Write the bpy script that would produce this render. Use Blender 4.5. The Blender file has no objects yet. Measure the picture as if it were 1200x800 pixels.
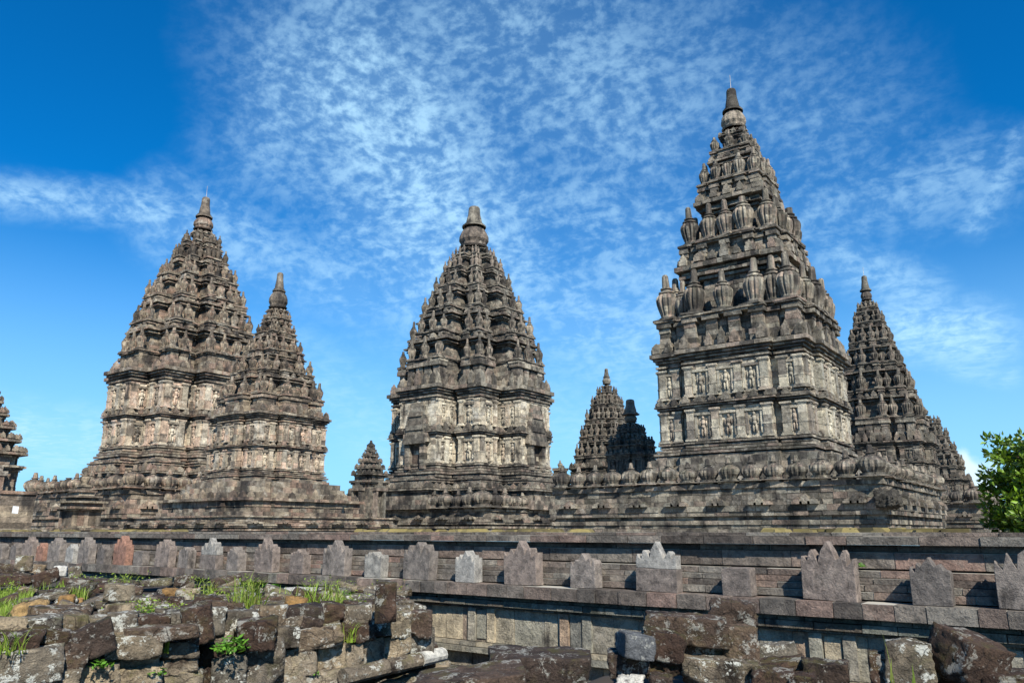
import bpy, math, random
import numpy as np
from mathutils import Vector, Matrix
from mathutils import noise as mnoise
R_ = math.radians
sc = bpy.context.scene
col = sc.collection

# ------------------------------------------------------------------ camera
F_PX, HOR, YAW, EYE = 900.0, 222.0, R_(36.6), 2.6
PITCH = math.atan(HOR / F_PX)
cd = bpy.data.cameras.new('camera'); cam = bpy.data.objects.new('camera', cd); col.objects.link(cam)
cd.sensor_width = 36.0; cd.lens = 36.0 * F_PX / 1200.0
cd.clip_start = 0.05; cd.clip_end = 6000
cam.location = (0, 0, EYE); cam.rotation_euler = (math.pi / 2 + PITCH, 0, YAW)
sc.camera = cam

# ------------------------------------------------------------------ light
SUN_AZ = Vector((0.81, -0.59)).normalized(); SUN_EL = R_(42)
sun_dir = Vector((SUN_AZ.x * math.cos(SUN_EL), SUN_AZ.y * math.cos(SUN_EL), math.sin(SUN_EL)))
sd = bpy.data.lights.new('sun', 'SUN'); so = bpy.data.objects.new('sun', sd); col.objects.link(so)
sd.energy = 5.0; sd.angle = R_(0.53); sd.color = (1.0, 0.94, 0.84)
so.rotation_euler = sun_dir.to_track_quat('Z', 'Y').to_euler()
so.location = (20, -20, 60)
SKY_STRENGTH = 0.0615
sc.view_settings.view_transform = 'Standard'; sc.view_settings.look = 'None'
sc.view_settings.gamma = 1.0; sc.view_settings.use_curve_mapping = False
sc.view_settings.exposure = 0.68

# helper: a point seen at a place in the photograph (1200x800), pushed out to a real distance
_fw = Vector((-math.sin(YAW) * math.cos(PITCH), math.cos(YAW) * math.cos(PITCH), math.sin(PITCH)))
_rt = Vector((math.cos(YAW), math.sin(YAW), 0)); _up = _rt.cross(_fw)
EYEV = Vector((0, 0, EYE))
def ray(px, py): return _rt * (px - 600) - _up * (py - 400) + _fw * F_PX
def at_depth(px, py, d): return EYEV + ray(px, py) * (d / F_PX)
def at_y(px, py, Y): r = ray(px, py); return EYEV + r * (Y / r.y)
def at_z(px, py, z): r = ray(px, py); return EYEV + r * ((z - EYE) / r.z)

# ------------------------------------------------------------------ node helpers
class NT:
    def __init__(s, tree): s.t = tree; s.n = tree.nodes; s.l = tree.links
    def new(s, typ, **kw):
        n = s.n.new(typ)
        for k, v in kw.items(): setattr(n, k, v)
        return n
    def put(s, sock, v):
        if isinstance(v, bpy.types.NodeSocket): s.l.new(v, sock)
        elif v is not None: sock.default_value = v
    def math(s, op, a, b=None, c=None, clamp=False):
        n = s.new('ShaderNodeMath', operation=op, use_clamp=clamp)
        s.put(n.inputs[0], a); s.put(n.inputs[1], b); s.put(n.inputs[2], c); return n.outputs[0]
    def vec(s, op, a, b=None, scale=None):
        n = s.new('ShaderNodeVectorMath', operation=op)
        s.put(n.inputs[0], a); s.put(n.inputs[1], b)
        if scale is not None: s.put(n.inputs['Scale'], scale)
        return n.outputs['Value'] if op in ('DOT_PRODUCT', 'LENGTH', 'DISTANCE') else n.outputs[0]
    def noise(s, v, scale, detail=4, rough=.55, dist=0.0, lac=2.0):
        n = s.new('ShaderNodeTexNoise'); s.put(n.inputs['Vector'], v)
        n.inputs['Scale'].default_value = scale; n.inputs['Detail'].default_value = detail
        n.inputs['Roughness'].default_value = rough; n.inputs['Distortion'].default_value = dist
        n.inputs['Lacunarity'].default_value = lac
        return n.outputs['Fac']
    def step(s, v, a, b, o0=0.0, o1=1.0, smooth=True):
        n = s.new('ShaderNodeMapRange'); n.interpolation_type = 'SMOOTHSTEP' if smooth else 'LINEAR'
        s.put(n.inputs[0], v)
        for i, q in enumerate((a, b, o0, o1)): n.inputs[1 + i].default_value = q
        return n.outputs[0]
    def mix(s, f, a, b, mode='MIX'):
        n = s.new('ShaderNodeMix', data_type='RGBA', blend_type=mode)
        s.put(n.inputs[0], f)
        s.put(n.inputs[6], a if isinstance(a, bpy.types.NodeSocket) else (*a, 1))
        s.put(n.inputs[7], b if isinstance(b, bpy.types.NodeSocket) else (*b, 1))
        return n.outputs[2]
    def ramp(s, f, stops, interp='LINEAR'):
        n = s.new('ShaderNodeValToRGB'); cr = n.color_ramp; cr.interpolation = interp
        while len(cr.elements) < len(stops): cr.elements.new(.5)
        for e, (p, c) in zip(cr.elements, stops): e.position = p; e.color = (*c, 1)
        s.put(n.inputs[0], f); return n.outputs[0]

# ------------------------------------------------------------------ world
def build_world():
    w = bpy.data.worlds.new('World'); sc.world = w; w.use_nodes = True
    w.node_tree.nodes.clear(); N = NT(w.node_tree)
    out = N.new('ShaderNodeOutputWorld'); bg = N.new('ShaderNodeBackground')
    sky = N.new('ShaderNodeTexSky'); sky.sky_type = 'NISHITA'; sky.sun_disc = False
    sky.sun_elevation = SUN_EL; sky.sun_rotation = math.atan2(SUN_AZ.x, SUN_AZ.y)
    sky.altitude = 200; sky.air_density = 1.0; sky.dust_density = 0.3; sky.ozone_density = 3.0
    tc = N.new('ShaderNodeTexCoord').outputs['Generated']
    d = N.vec('NORMALIZE', tc)
    sep = N.new('ShaderNodeSeparateXYZ'); N.put(sep.inputs[0], d)
    zc = N.math('MAXIMUM', sep.outputs[2], 0.05)
    flat = N.new('ShaderNodeCombineXYZ')
    N.put(flat.inputs[0], N.math('DIVIDE', sep.outputs[0], zc)); N.put(flat.inputs[1], N.math('DIVIDE', sep.outputs[1], zc))
    q = flat.outputs[0]
    caps = [(410, 120, 540, 290, 150, 1.0), (470, 300, 600, 350, 80, .5), (560, 30, 740, 130, 145, .58), (820, 100, 960, 170, 120, .38),
            (-40, 222, 190, 246, 26, .8), (200, 255, 420, 335, 55, .6), (700, 250, 760, 300, 120, .6),
            (950, 250, 1140, 205, 55, .5), (1200, 165, 1140, 262, 20, .6), (1050, 388, 1150, 395, 38, 1.0),
            (985, 300, 1075, 345, 34, .6), (600, 330, 760, 400, 85, .62), (-20, 505, 100, 520, 42, 1.0), (1120, 430, 1180, 440, 16, .5),
            (330, 420, 470, 520, 60, .35), (640, 480, 800, 560, 60, .3)]
    tot = None
    edge_n = N.math('SUBTRACT', N.noise(d, 6.5, 6, .6, .6), .5)
    for (x1, y1, x2, y2, r, wt) in caps:
        a = ray(x1, y1).normalized(); b = ray(x2, y2).normalized(); ab = b - a
        rr = r / 930.0
        pa = N.vec('SUBTRACT', d, tuple(a))
        t = N.math('DIVIDE', N.vec('DOT_PRODUCT', pa, tuple(ab)), ab.length_squared, clamp=False)
        t = N.math('MINIMUM', N.math('MAXIMUM', t, 0.0), 1.0)
        tv = N.vec('SCALE', tuple(ab), scale=t)
        ln = N.math('ADD', N.vec('LENGTH', N.vec('SUBTRACT', pa, tv)), N.math('MULTIPLY', edge_n, rr * .9))
        m = N.step(ln, 0.0, rr * 1.35, wt, 0.0)
        tot = m if tot is None else N.math('MAXIMUM', tot, m)
    # broken high cloud: ripples + wisps on a flat layer
    warp = N.new('ShaderNodeTexNoise'); N.put(warp.inputs['Vector'], q); warp.inputs['Scale'].default_value = 2.2; warp.inputs['Detail'].default_value = 3
    qq = N.vec('ADD', q, N.vec('SCALE', N.vec('SUBTRACT', warp.outputs['Color'], (.5, .5, .5)), scale=.16))
    big = N.noise(qq, 2.6, 5, .6)
    mp = N.new('ShaderNodeMapping'); N.put(mp.inputs[0], qq); mp.inputs['Rotation'].default_value = (0, 0, R_(35)); mp.inputs['Scale'].default_value = (1.0, 1.35, 1)
    fine = N.noise(N.vec('ADD', N.vec('MULTIPLY', d, (1, 1, 1.5)), N.vec('SCALE', N.vec('SUBTRACT', warp.outputs['Color'], (.5, .5, .5)), scale=.05)), 58, 5, .6)
    mid_ = N.noise(d, 15, 4, .6, .3)
    mp2 = N.new('ShaderNodeMapping'); N.put(mp2.inputs[0], qq); mp2.inputs['Rotation'].default_value = (0, 0, R_(-25)); mp2.inputs['Scale'].default_value = (.5, 2.6, 1)
    wisp = N.noise(mp2.outputs[0], 4, 8, .62)
    tex = N.math('ADD', N.math('ADD', N.math('MULTIPLY', fine, .72), N.math('MULTIPLY', mid_, .36)), N.math('ADD', N.math('MULTIPLY', big, .26), N.math('MULTIPLY', wisp, .28)))
    tex = N.step(tex, .68, 1.0, 0.0, 1.0)
    cover = N.math('MULTIPLY', N.math('POWER', tot, 0.9), N.math('ADD', .26, N.math('MULTIPLY', tex, .78)), clamp=True)
    cover = N.math('MULTIPLY', cover, .76, clamp=True)
    # low cumulus near the horizon to the right
    cc = ray(1131, 562).normalized()
    cp = N.vec('ADD', d, N.vec('SCALE', N.vec('SUBTRACT', N.new('ShaderNodeTexNoise').outputs['Color'], (.5, .5, .5)), scale=0.0))
    nb = N.new('ShaderNodeTexNoise'); N.put(nb.inputs['Vector'], d); nb.inputs['Scale'].default_value = 26; nb.inputs['Detail'].default_value = 5
    cp = N.vec('ADD', d, N.vec('SCALE', N.vec('SUBTRACT', nb.outputs['Color'], (.5, .5, .5)), scale=.06))
    cum = N.step(N.vec('LENGTH', N.vec('SUBTRACT', cp, tuple(cc))), .022, .040, 1.0, 0.0)
    cc2 = ray(1105, 590).normalized()
    cum = N.math('MAXIMUM', cum, N.step(N.vec('LENGTH', N.vec('SUBTRACT', cp, tuple(cc2))), .012, .045, .7, 0.0))
    cover = N.math('MAXIMUM', cover, N.math('MULTIPLY', cum, .95))
    # polarised, saturated tropical blue
    skyc = N.mix(1.0, sky.outputs[0], (0.020, 0.92, 1.62), 'MULTIPLY')
    skyc = N.mix(N.step(sep.outputs[2], -.02, .40, .85, 0.0), skyc, (4.7, 8.6, 11.9))
    c = N.mix(cover, skyc, (5.9, 9.6, 12.3))
    c = N.mix(N.math('MULTIPLY', cum, .6), c, (10.5, 11.8, 12.8))
    N.put(bg.inputs[0], c); bg.inputs[1].default_value = SKY_STRENGTH
    N.put(out.inputs[0], bg.outputs[0])
build_world()

# ------------------------------------------------------------------ materials
def stone_mat(name, tones, dark=(.030, .027, .025), pale=(.50, .46, .38), stain=.5, lichen=.5, up=.6, moss=0.0, k=1.0, bump=1.0, carve=0.0, moss_col=(.10, .12, .02), spots=0.0, crack=0.0):
    m = bpy.data.materials.new(name); m.use_nodes = True; m.node_tree.nodes.clear(); N = NT(m.node_tree)
    out = N.new('ShaderNodeOutputMaterial'); bs = N.new('ShaderNodeBsdfPrincipled')
    at = N.new('ShaderNodeAttribute'); at.attribute_name = 'tone'
    oi = N.new('ShaderNodeObjectInfo'); rnd = oi.outputs['Random']
    tc = N.new('ShaderNodeTexCoord').outputs['Object']
    off = N.new('ShaderNodeCombineXYZ')
    for i, kk in enumerate((37., 91., 53.)): N.put(off.inputs[i], N.math('MULTIPLY', rnd, kk))
    v = N.vec('ADD', tc, off.outputs[0])
    tone = N.math('FRACT', N.math('ADD', at.outputs['Fac'], N.math('MULTIPLY', rnd, .77)))
    n = len(tones)
    c = N.ramp(tone, [((i + .0) / n, t) for i, t in enumerate(tones)], 'LINEAR')
    f1 = N.noise(v, 3.2 * k, 9, .68)
    f2 = N.noise(v, 22 * k, 5, .7)
    var = N.math('ADD', N.math('MULTIPLY', f1, .9), N.math('MULTIPLY', f2, .5))
    c = N.mix(1.0, c, N.ramp(N.step(var, .42, .98, 0, 1, False), [(0, (.12, .115, .11)), (.42, (.75, .75, .74)), (.7, (1.25, 1.23, 1.18)), (1, (2.1, 2.05, 1.92))]), 'MULTIPLY')
    s1 = N.noise(v, .55 * k, 7, .66, .4)
    mpn = N.new('ShaderNodeMapping'); N.put(mpn.inputs[0], v); mpn.inputs['Scale'].default_value = (1, 1, .22)
    s2 = N.noise(mpn.outputs[0], 1.7 * k, 7, .66)
    sepn = N.new('ShaderNodeSeparateXYZ'); N.put(sepn.inputs[0], N.new('ShaderNodeNewGeometry').outputs['True Normal'])
    nz = sepn.outputs[2]
    if lichen:
        l1 = N.noise(v, 1.15 * k, 9, .74, .3)
        lm = N.math('MULTIPLY', N.step(l1, .53, .64, 0, 1), lichen)
        c = N.mix(lm, c, pale)
    sm = N.math('ADD', N.math('MULTIPLY', s1, .6), N.math('MULTIPLY', s2, .5))
    sm = N.step(sm, .66 - .2 * stain, .76 - .14 * stain, 0, .92)
    c = N.mix(sm, c, dark)
    upm = N.math('MULTIPLY', N.step(nz, .35, .9, 0, 1), N.step(f1, .34, .58, .35, 1))
    c = N.mix(N.math('MULTIPLY', upm, up), c, dark)
    if moss:
        g = N.noise(v, 1.4 * k, 6, .65)
        gm = N.math('MULTIPLY', N.step(g, .50, .60, 0, 1), N.math('MULTIPLY', N.step(nz, -.2, .8, .25, 1), moss))
        c = N.mix(gm, c, moss_col)
    if spots:
        vo = N.new('ShaderNodeTexVoronoi'); vo.feature = 'F1'; N.put(vo.inputs['Vector'], N.vec('ADD', v, N.vec('SCALE', N.vec('SUBTRACT', N.new('ShaderNodeTexNoise').outputs['Color'], (.5, .5, .5)), scale=0.0)))
        vo.inputs['Scale'].default_value = 7 * k
        big = N.noise(v, 2.4 * k, 7, .72)
        sp = N.math('MULTIPLY', N.step(N.math('ADD', vo.outputs['Distance'], N.math('MULTIPLY', f2, .5)), .42, .62, 1, 0), N.step(big, .46, .62, 0, 1))
        sp = N.math('MAXIMUM', sp, N.step(N.math('ADD', big, N.math('MULTIPLY', f2, .35)), .735, .775, 0, 1))
        c = N.mix(N.math('MULTIPLY', sp, spots), c, (.50, .50, .44))
    if crack:
        wv = N.new('ShaderNodeTexNoise'); N.put(wv.inputs['Vector'], v); wv.inputs['Scale'].default_value = 3 * k; wv.inputs['Detail'].default_value = 4
        v2 = N.vec('ADD', v, N.vec('SCALE', N.vec('SUBTRACT', wv.outputs['Color'], (.5, .5, .5)), scale=.30 / k))
        ve = N.new('ShaderNodeTexVoronoi'); ve.feature = 'DISTANCE_TO_EDGE'; N.put(ve.inputs['Vector'], v2); ve.inputs['Scale'].default_value = 1.9 * k
        cm = N.math('MULTIPLY', N.step(ve.outputs['Distance'], .0, .035, 1, 0), N.step(s1, .42, .55, 0, crack))
        c = N.mix(cm, c, dark)
    N.put(bs.inputs['Base Color'], c); bs.inputs['Roughness'].default_value = .92
    bs.inputs['Specular IOR Level'].default_value = .25
    h = N.math('ADD', N.math('MULTIPLY', f1, .6), N.math('MULTIPLY', f2, .25))
    if carve:
        vo = N.new('ShaderNodeTexVoronoi'); vo.feature = 'SMOOTH_F1'; N.put(vo.inputs['Vector'], v); vo.inputs['Scale'].default_value = 3.6 * k
        h = N.math('ADD', h, N.math('MULTIPLY', vo.outputs['Distance'], carve))
    b = N.new('ShaderNodeBump'); b.inputs['Strength'].default_value = min(1, bump); b.inputs['Distance'].default_value = .16 / k * max(1, bump)
    N.put(b.inputs['Height'], h); N.put(bs.inputs['Normal'], b.outputs[0])
    N.put(out.inputs[0], bs.outputs[0]); return m

TONE_MAIN = [(0.084, 0.074, 0.063), (0.199, 0.173, 0.14), (0.283, 0.247, 0.195), (0.109, 0.1, 0.084), (0.228, 0.172, 0.139), (0.352, 0.319, 0.254), (0.093, 0.084, 0.073), (0.184, 0.168, 0.138), (0.288, 0.23, 0.187), (0.126, 0.114, 0.096), (0.253, 0.235, 0.194), (0.072, 0.066, 0.056)]
TONE_WARM = [(0.105, 0.085, 0.066), (0.243, 0.196, 0.146), (0.348, 0.288, 0.209), (0.131, 0.109, 0.087), (0.284, 0.191, 0.141), (0.386, 0.335, 0.256), (0.105, 0.088, 0.074), (0.254, 0.217, 0.162), (0.319, 0.221, 0.17), (0.158, 0.131, 0.104)]
TONE_WALL = [(0.079, 0.065, 0.056), (0.149, 0.125, 0.107), (0.221, 0.194, 0.165), (0.098, 0.086, 0.076), (0.214, 0.157, 0.128), (0.179, 0.162, 0.142), (0.076, 0.065, 0.058), (0.167, 0.141, 0.119), (0.236, 0.159, 0.131), (0.106, 0.091, 0.079), (0.196, 0.179, 0.155)]
TONE_BROWN = [(0.048, 0.029, 0.021), (0.076, 0.048, 0.034), (0.12, 0.084, 0.06), (0.044, 0.032, 0.027), (0.096, 0.066, 0.048), (0.068, 0.042, 0.03)]
TONE_GREYB = [(0.114, 0.097, 0.075), (0.185, 0.15, 0.106), (0.238, 0.198, 0.141), (0.132, 0.114, 0.092), (0.211, 0.158, 0.106), (0.158, 0.141, 0.114)]
TONE_PALE = [(.27, .262, .245), (.31, .30, .28), (.25, .24, .22), (.29, .28, .26)]
M = dict(
    near=stone_mat('weathered_block_stone', TONE_MAIN, stain=.62, lichen=.38, up=.72, k=.9, carve=.0, moss=.12),
    mid=stone_mat('pale_streaked_stone', TONE_MAIN, stain=.70, lichen=.50, up=.9, k=.62, pale=(.50, .45, .35)),
    warm=stone_mat('warm_weathered_stone', TONE_WARM, stain=.66, lichen=.50, up=.85, k=.75),
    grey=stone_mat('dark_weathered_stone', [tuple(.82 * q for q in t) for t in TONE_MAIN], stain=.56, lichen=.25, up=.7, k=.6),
    black=stone_mat('door_shade_stone', [tuple(.5 * q for q in t) for t in TONE_MAIN], stain=.66, lichen=.05, up=.8, k=.8),  # half-tone stone: the darkness inside door openings is put into its colour
    near_pale=stone_mat('pale_sheltered_stone', [(0.217, 0.194, 0.157), (0.39, 0.355, 0.274), (0.499, 0.452, 0.357), (0.174, 0.157, 0.134), (0.343, 0.282, 0.222), (0.543, 0.505, 0.398), (0.152, 0.135, 0.114), (0.328, 0.312, 0.254), (0.433, 0.388, 0.305)], stain=.45, lichen=.45, up=.7, k=.9),
    mid_pale=stone_mat('cream_sheltered_stone', [(0.237, 0.205, 0.159), (0.497, 0.441, 0.339), (0.607, 0.549, 0.431), (0.195, 0.173, 0.141), (0.449, 0.368, 0.278), (0.652, 0.602, 0.48), (0.173, 0.151, 0.125), (0.391, 0.355, 0.283), (0.539, 0.474, 0.361)], stain=.50, lichen=.60, up=.8, k=.62, pale=(.66, .62, .52)),
    warm_pale=stone_mat('cream_warm_stone', [(0.214, 0.178, 0.138), (0.47, 0.389, 0.29), (0.58, 0.496, 0.374), (0.183, 0.157, 0.126), (0.443, 0.318, 0.231), (0.606, 0.539, 0.421), (0.161, 0.135, 0.11), (0.366, 0.323, 0.248), (0.508, 0.372, 0.282)], stain=.48, lichen=.60, up=.75, k=.75, pale=(.62, .57, .47)),
    wall=stone_mat('boundary_wall_stone', TONE_WALL, stain=.15, lichen=.12, up=.15, k=2.0, bump=.8),
    panel=stone_mat('wall_panel_stone', [(.30, .28, .22), (.40, .35, .265), (.20, .195, .165), (.44, .37, .26), (.22, .22, .185), (.35, .255, .18), (.14, .14, .13), (.30, .285, .23)], stain=.20, lichen=.35, up=.4, k=2.0, moss=.12, moss_col=(.13, .16, .10)),
    ledge_moulding=stone_mat('mossy_dark_moulding', [(.10, .11, .095), (.14, .14, .12), (.075, .075, .065), (.20, .20, .17), (.12, .10, .08)], stain=.5, lichen=.30, up=.3, k=2.4, moss=.35, moss_col=(.10, .13, .07)),  # dark greenish tones with noise-placed moss, for the mouldings below the ledge
    ant=stone_mat('antefix_stone', [(.17, .15, .135), (.23, .20, .178), (.135, .12, .11), (.21, .172, .15)], stain=.28, lichen=.08, up=.12, k=3.0, bump=.9),
    antred=stone_mat('antefix_red_stone', [(.30, .165, .115), (.27, .15, .11)], stain=.05, lichen=.05, up=.1, k=3.0, bump=.9),
    antpale=stone_mat('antefix_pale_stone', TONE_PALE, stain=.02, lichen=.1, up=.05, k=3.0, bump=.7),
    brown=stone_mat('dark_brown_rubble_stone', TONE_BROWN, dark=(.012, .008, .007), stain=.40, lichen=.0, up=.1, k=2.6, bump=1.6, spots=.45, moss=.30, moss_col=(.11, .11, .02), crack=.8),
    greyb=stone_mat('grey_lichen_rubble_stone', TONE_GREYB, dark=(.028, .020, .016), stain=.48, lichen=.0, up=.15, k=2.6, bump=1.6, spots=.85, moss=.40, moss_col=(.15, .15, .03), crack=.8),
    tan=stone_mat('tan_dressed_rubble_stone', [(0.3, 0.244, 0.169), (0.362, 0.288, 0.194), (0.263, 0.219, 0.163)], dark=(.035, .022, .016), stain=.42, lichen=.0, up=.1, k=2.6, bump=1.6, spots=.55, moss=.30, moss_col=(.15, .15, .03), crack=.7),
    ochre=stone_mat('ochre_stone', [(.25, .15, .055), (.20, .115, .045), (.30, .20, .09)], dark=(.06, .035, .02), stain=.40, lichen=0, up=0, k=5.0, bump=1.0),
    white=stone_mat('pale_lichen_stone', [(.50, .49, .44), (.42, .41, .38)], dark=(.10, .09, .08), stain=.2, lichen=0, up=0, k=5.0, bump=1.0),
    slate=stone_mat('blue_grey_cut_stone', [(.070, .076, .085), (.10, .105, .112)], stain=.25, lichen=0, up=0, k=3.0, bump=1.2, spots=.4),
    liche=stone_mat('lichen_covered_stone', TONE_GREYB, dark=(.018, .013, .010), stain=.55, lichen=.0, up=.1, k=3.0, bump=1.6, spots=1.0, moss=.2, moss_col=(.14, .15, .03), crack=.8),
)
def simple_mat(name, c, rough=.8, metal=0.0, vary=0.0, scale=6.0, transl=0.0, lo=None):
    m = bpy.data.materials.new(name); m.use_nodes = True; m.node_tree.nodes.clear(); N = NT(m.node_tree)
    out = N.new('ShaderNodeOutputMaterial'); bs = N.new('ShaderNodeBsdfPrincipled')
    bs.inputs['Roughness'].default_value = rough; bs.inputs['Metallic'].default_value = metal
    if vary:
        at = N.new('ShaderNodeAttribute'); at.attribute_name = 'tone'
        tc = N.new('ShaderNodeTexCoord').outputs['Object']
        f = N.math('ADD', N.math('MULTIPLY', N.noise(tc, scale, 5, .6), .6), N.math('MULTIPLY', at.outputs['Fac'], .6))
        lo = lo or tuple(q * (1 - vary) for q in c); hi = tuple(min(1, q * (1 + vary)) for q in c)
        N.put(bs.inputs['Base Color'], N.mix(N.step(f, .25, .95, 0, 1, False), lo, hi))
    else: bs.inputs['Base Color'].default_value = (*c, 1)
    sh = bs.outputs[0]
    if transl:
        tr = N.new('ShaderNodeBsdfTranslucent'); tr.inputs[0].default_value = (c[0] * 1.5, c[1] * 1.4, c[2] * .5, 1)
        mx = N.new('ShaderNodeMixShader'); mx.inputs[0].default_value = transl
        N.put(mx.inputs[1], sh); N.put(mx.inputs[2], tr.outputs[0]); sh = mx.outputs[0]
    N.put(out.inputs[0], sh); return m
M['soil'] = simple_mat('shade_dark_soil', (.035, .026, .018), .95, vary=.5, scale=9)  # earth kept near-black so gaps between stones read as shade
M['ground'] = simple_mat('dusty_courtyard_ground', (.22, .19, .14), .95, vary=.35, scale=.6)
M['moss'] = simple_mat('yellow_moss', (.125, .10, .035), .95, vary=.55, scale=14)
M['grass'] = simple_mat('grass_blades', (.17, .28, .025), .6, vary=.5, scale=5, transl=.35, lo=(.17, .16, .04))
M['weed'] = simple_mat('bright_weed_leaves', (.09, .22, .02), .55, vary=.5, scale=5, transl=.3)
M['leaf'] = simple_mat('broad_tree_leaves', (.100, .175, .012), .45, vary=.9, scale=.9, transl=.22)
M['bark'] = simple_mat('tree_bark', (.12, .09, .06), .9, vary=.4, scale=6)
M['metal'] = simple_mat('rod_metal', (.35, .33, .30), .5, .6)
M['paint'] = simple_mat('white_notice_paint', (.78, .78, .76), .6)

# ------------------------------------------------------------------ mesh building
BOXV = np.array([(-1,-1,-1),(1,-1,-1),(1,1,-1),(-1,1,-1),(-1,-1,1),(1,-1,1),(1,1,1),(-1,1,1)], float)
BOXF = np.array([(0,3,2,1),(4,5,6,7),(0,1,5,4),(1,2,6,5),(2,3,7,6),(3,0,4,7)])
rng = random.Random(11)
class MB:
    def __init__(s): s.b = []; s.v = []; s.f = []; s.t = []; s.sm = []
    def box(s, cx, cy, cz, hx, hy, hz, tone=None, rot=0.0, taper=1.0):
        s.b.append((cx, cy, cz, hx, hy, hz, rng.random() if tone is None else tone, rot, taper))
    def bx(s, x0, x1, y0, y1, z0, z1, tone=None, taper=1.0):
        s.box((x0+x1)/2, (y0+y1)/2, (z0+z1)/2, (x1-x0)/2, (y1-y0)/2, (z1-z0)/2, tone, 0, taper)
    def poly(s, verts, faces, tone=None, smooth=False):
        o = len(s.v); s.v += [tuple(p) for p in verts]; t = rng.random() if tone is None else tone
        for i, f in enumerate(faces):
            s.f.append(tuple(o + i2 for i2 in f)); s.t.append(t[i] if isinstance(t, list) else t); s.sm.append(smooth)
    def build(s, name, mat, parent=None, loc=None):
        vs = []; nb = len(s.b)
        lt = []; ls = []; li = []; tn = []; sm = []
        if nb:
            B = np.array(s.b)
            V = BOXV[None] * B[:, None, 3:6]
            V[:, 4:, :2] *= B[:, None, 8:9]
            c, sn = np.cos(B[:, 7])[:, None], np.sin(B[:, 7])[:, None]
            x = V[:, :, 0] * c - V[:, :, 1] * sn; y = V[:, :, 0] * sn + V[:, :, 1] * c
            V[:, :, 0] = x; V[:, :, 1] = y; V += B[:, None, 0:3]
            vs.append(V.reshape(-1, 3))
            FF = (BOXF[None] + (np.arange(nb) * 8)[:, None, None]).reshape(-1, 4)
            li.append(FF.reshape(-1)); lt.append(np.full(len(FF), 4)); tn.append(np.repeat(B[:, 6], 6)); sm.append(np.zeros(len(FF), bool))
        if s.v:
            o = nb * 8; vs.append(np.array(s.v, float))
            li.append(np.array([i + o for f in s.f for i in f])); lt.append(np.array([len(f) for f in s.f]))
            tn.append(np.array(s.t)); sm.append(np.array(s.sm))
        V = np.concatenate(vs); li = np.concatenate(li); lt = np.concatenate(lt); tn = np.concatenate(tn); sm = np.concatenate(sm)
        me = bpy.data.meshes.new(name)
        me.vertices.add(len(V)); me.vertices.foreach_set('co', V.astype(np.float32).ravel())
        me.loops.add(len(li)); me.loops.foreach_set('vertex_index', li.astype(np.int32))
        me.polygons.add(len(lt)); st = np.concatenate([[0], np.cumsum(lt)[:-1]])
        me.polygons.foreach_set('loop_start', st.astype(np.int32)); me.polygons.foreach_set('loop_total', lt.astype(np.int32))
        me.polygons.foreach_set('use_smooth', sm)
        me.update(calc_edges=True)
        a = me.attributes.new('tone', 'FLOAT', 'FACE'); a.data.foreach_set('value', tn.astype(np.float32))
        me.materials.append(mat); me.validate()
        o = bpy.data.objects.new(name, me); col.objects.link(o); o.parent = parent
        if loc is not None: o.location = loc
        return o
def empty(name, loc, label, cat, group=None, rz=0.0, kind=None):
    o = bpy.data.objects.new(name, None); col.objects.link(o); o.location = loc; o.rotation_euler.z = rz; o.empty_display_size = .3
    tag(o, label, cat, group, kind); return o
def tag(o, label=None, cat=None, group=None, kind=None):
    if label: o['label'] = label
    if cat: o['category'] = cat
    if group: o['group'] = group
    if kind: o['kind'] = kind
    return o

# plan of a temple: a cross with projecting bays, a recess and square corner blocks
class Notch:
    """bay reach r0 and half width w0, recess reach r1, corner block from w1 to c"""
    def __init__(s, r0, w0, r1, w1, c): s.v = (r0, w0, r1, w1, c)
    def at(s, a, g=0.0):
        r0, w0, r1, w1, c = s.v
        return Notch(r0*a + g, w0*a + g, r1*a + g, max(w1*a - g, w0*a + g + .02), c*a + g)
PLAN = Notch(1.0, .36, .80, .48, .87)
PLAN_CROSS = Notch(1.0, .29, .64, .41, .72)
PLAN_BROAD = Notch(1.0, .54, .885, .64, .93)
def rects(a, grow=0.0, plan=PLAN, ax=None):
    if isinstance(plan, Notch): return plan.at(a, grow)
    return [(r * a + grow, w * a + grow) for r, w in plan]
def edges(rc):
    """outer edges (axis, sign, fixed coordinate, from, to); the face stands at sign * coordinate and looks along sign"""
    out = []
    if isinstance(rc, Notch):
        r0, w0, r1, w1, c = rc.v
        for ax in (0, 1):
            for s in (-1, 1):
                out.append((ax, s, r0, -w0, w0))
                for q in (-1, 1):
                    out.append((ax, s, r1, *sorted((q*w0, q*w1)))); out.append((ax, s, c, *sorted((q*w1, q*c))))
                    out.append((1 - ax, q, w0, *sorted((s*r1, s*r0))))
                    out.append((1 - ax, -q, -w1, *sorted((s*r1, s*c))))
        return out
    n = len(rc)
    for ax in (0, 1):
        for s in (-1, 1):
            for i, (r, w) in enumerate(rc):
                if i == 0: out.append((ax, s, r, -w, w))
                else:
                    pw = rc[i-1][1]
                    if w > pw: out.append((ax, s, r, pw, w)); out.append((ax, s, r, -w, -pw))
                if i < n - 1:
                    nr = rc[i+1][0]
                    for s2 in (-1, 1): out.append((1 - ax, s2, w, *sorted((s * nr, s * r))))
    return out
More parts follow.
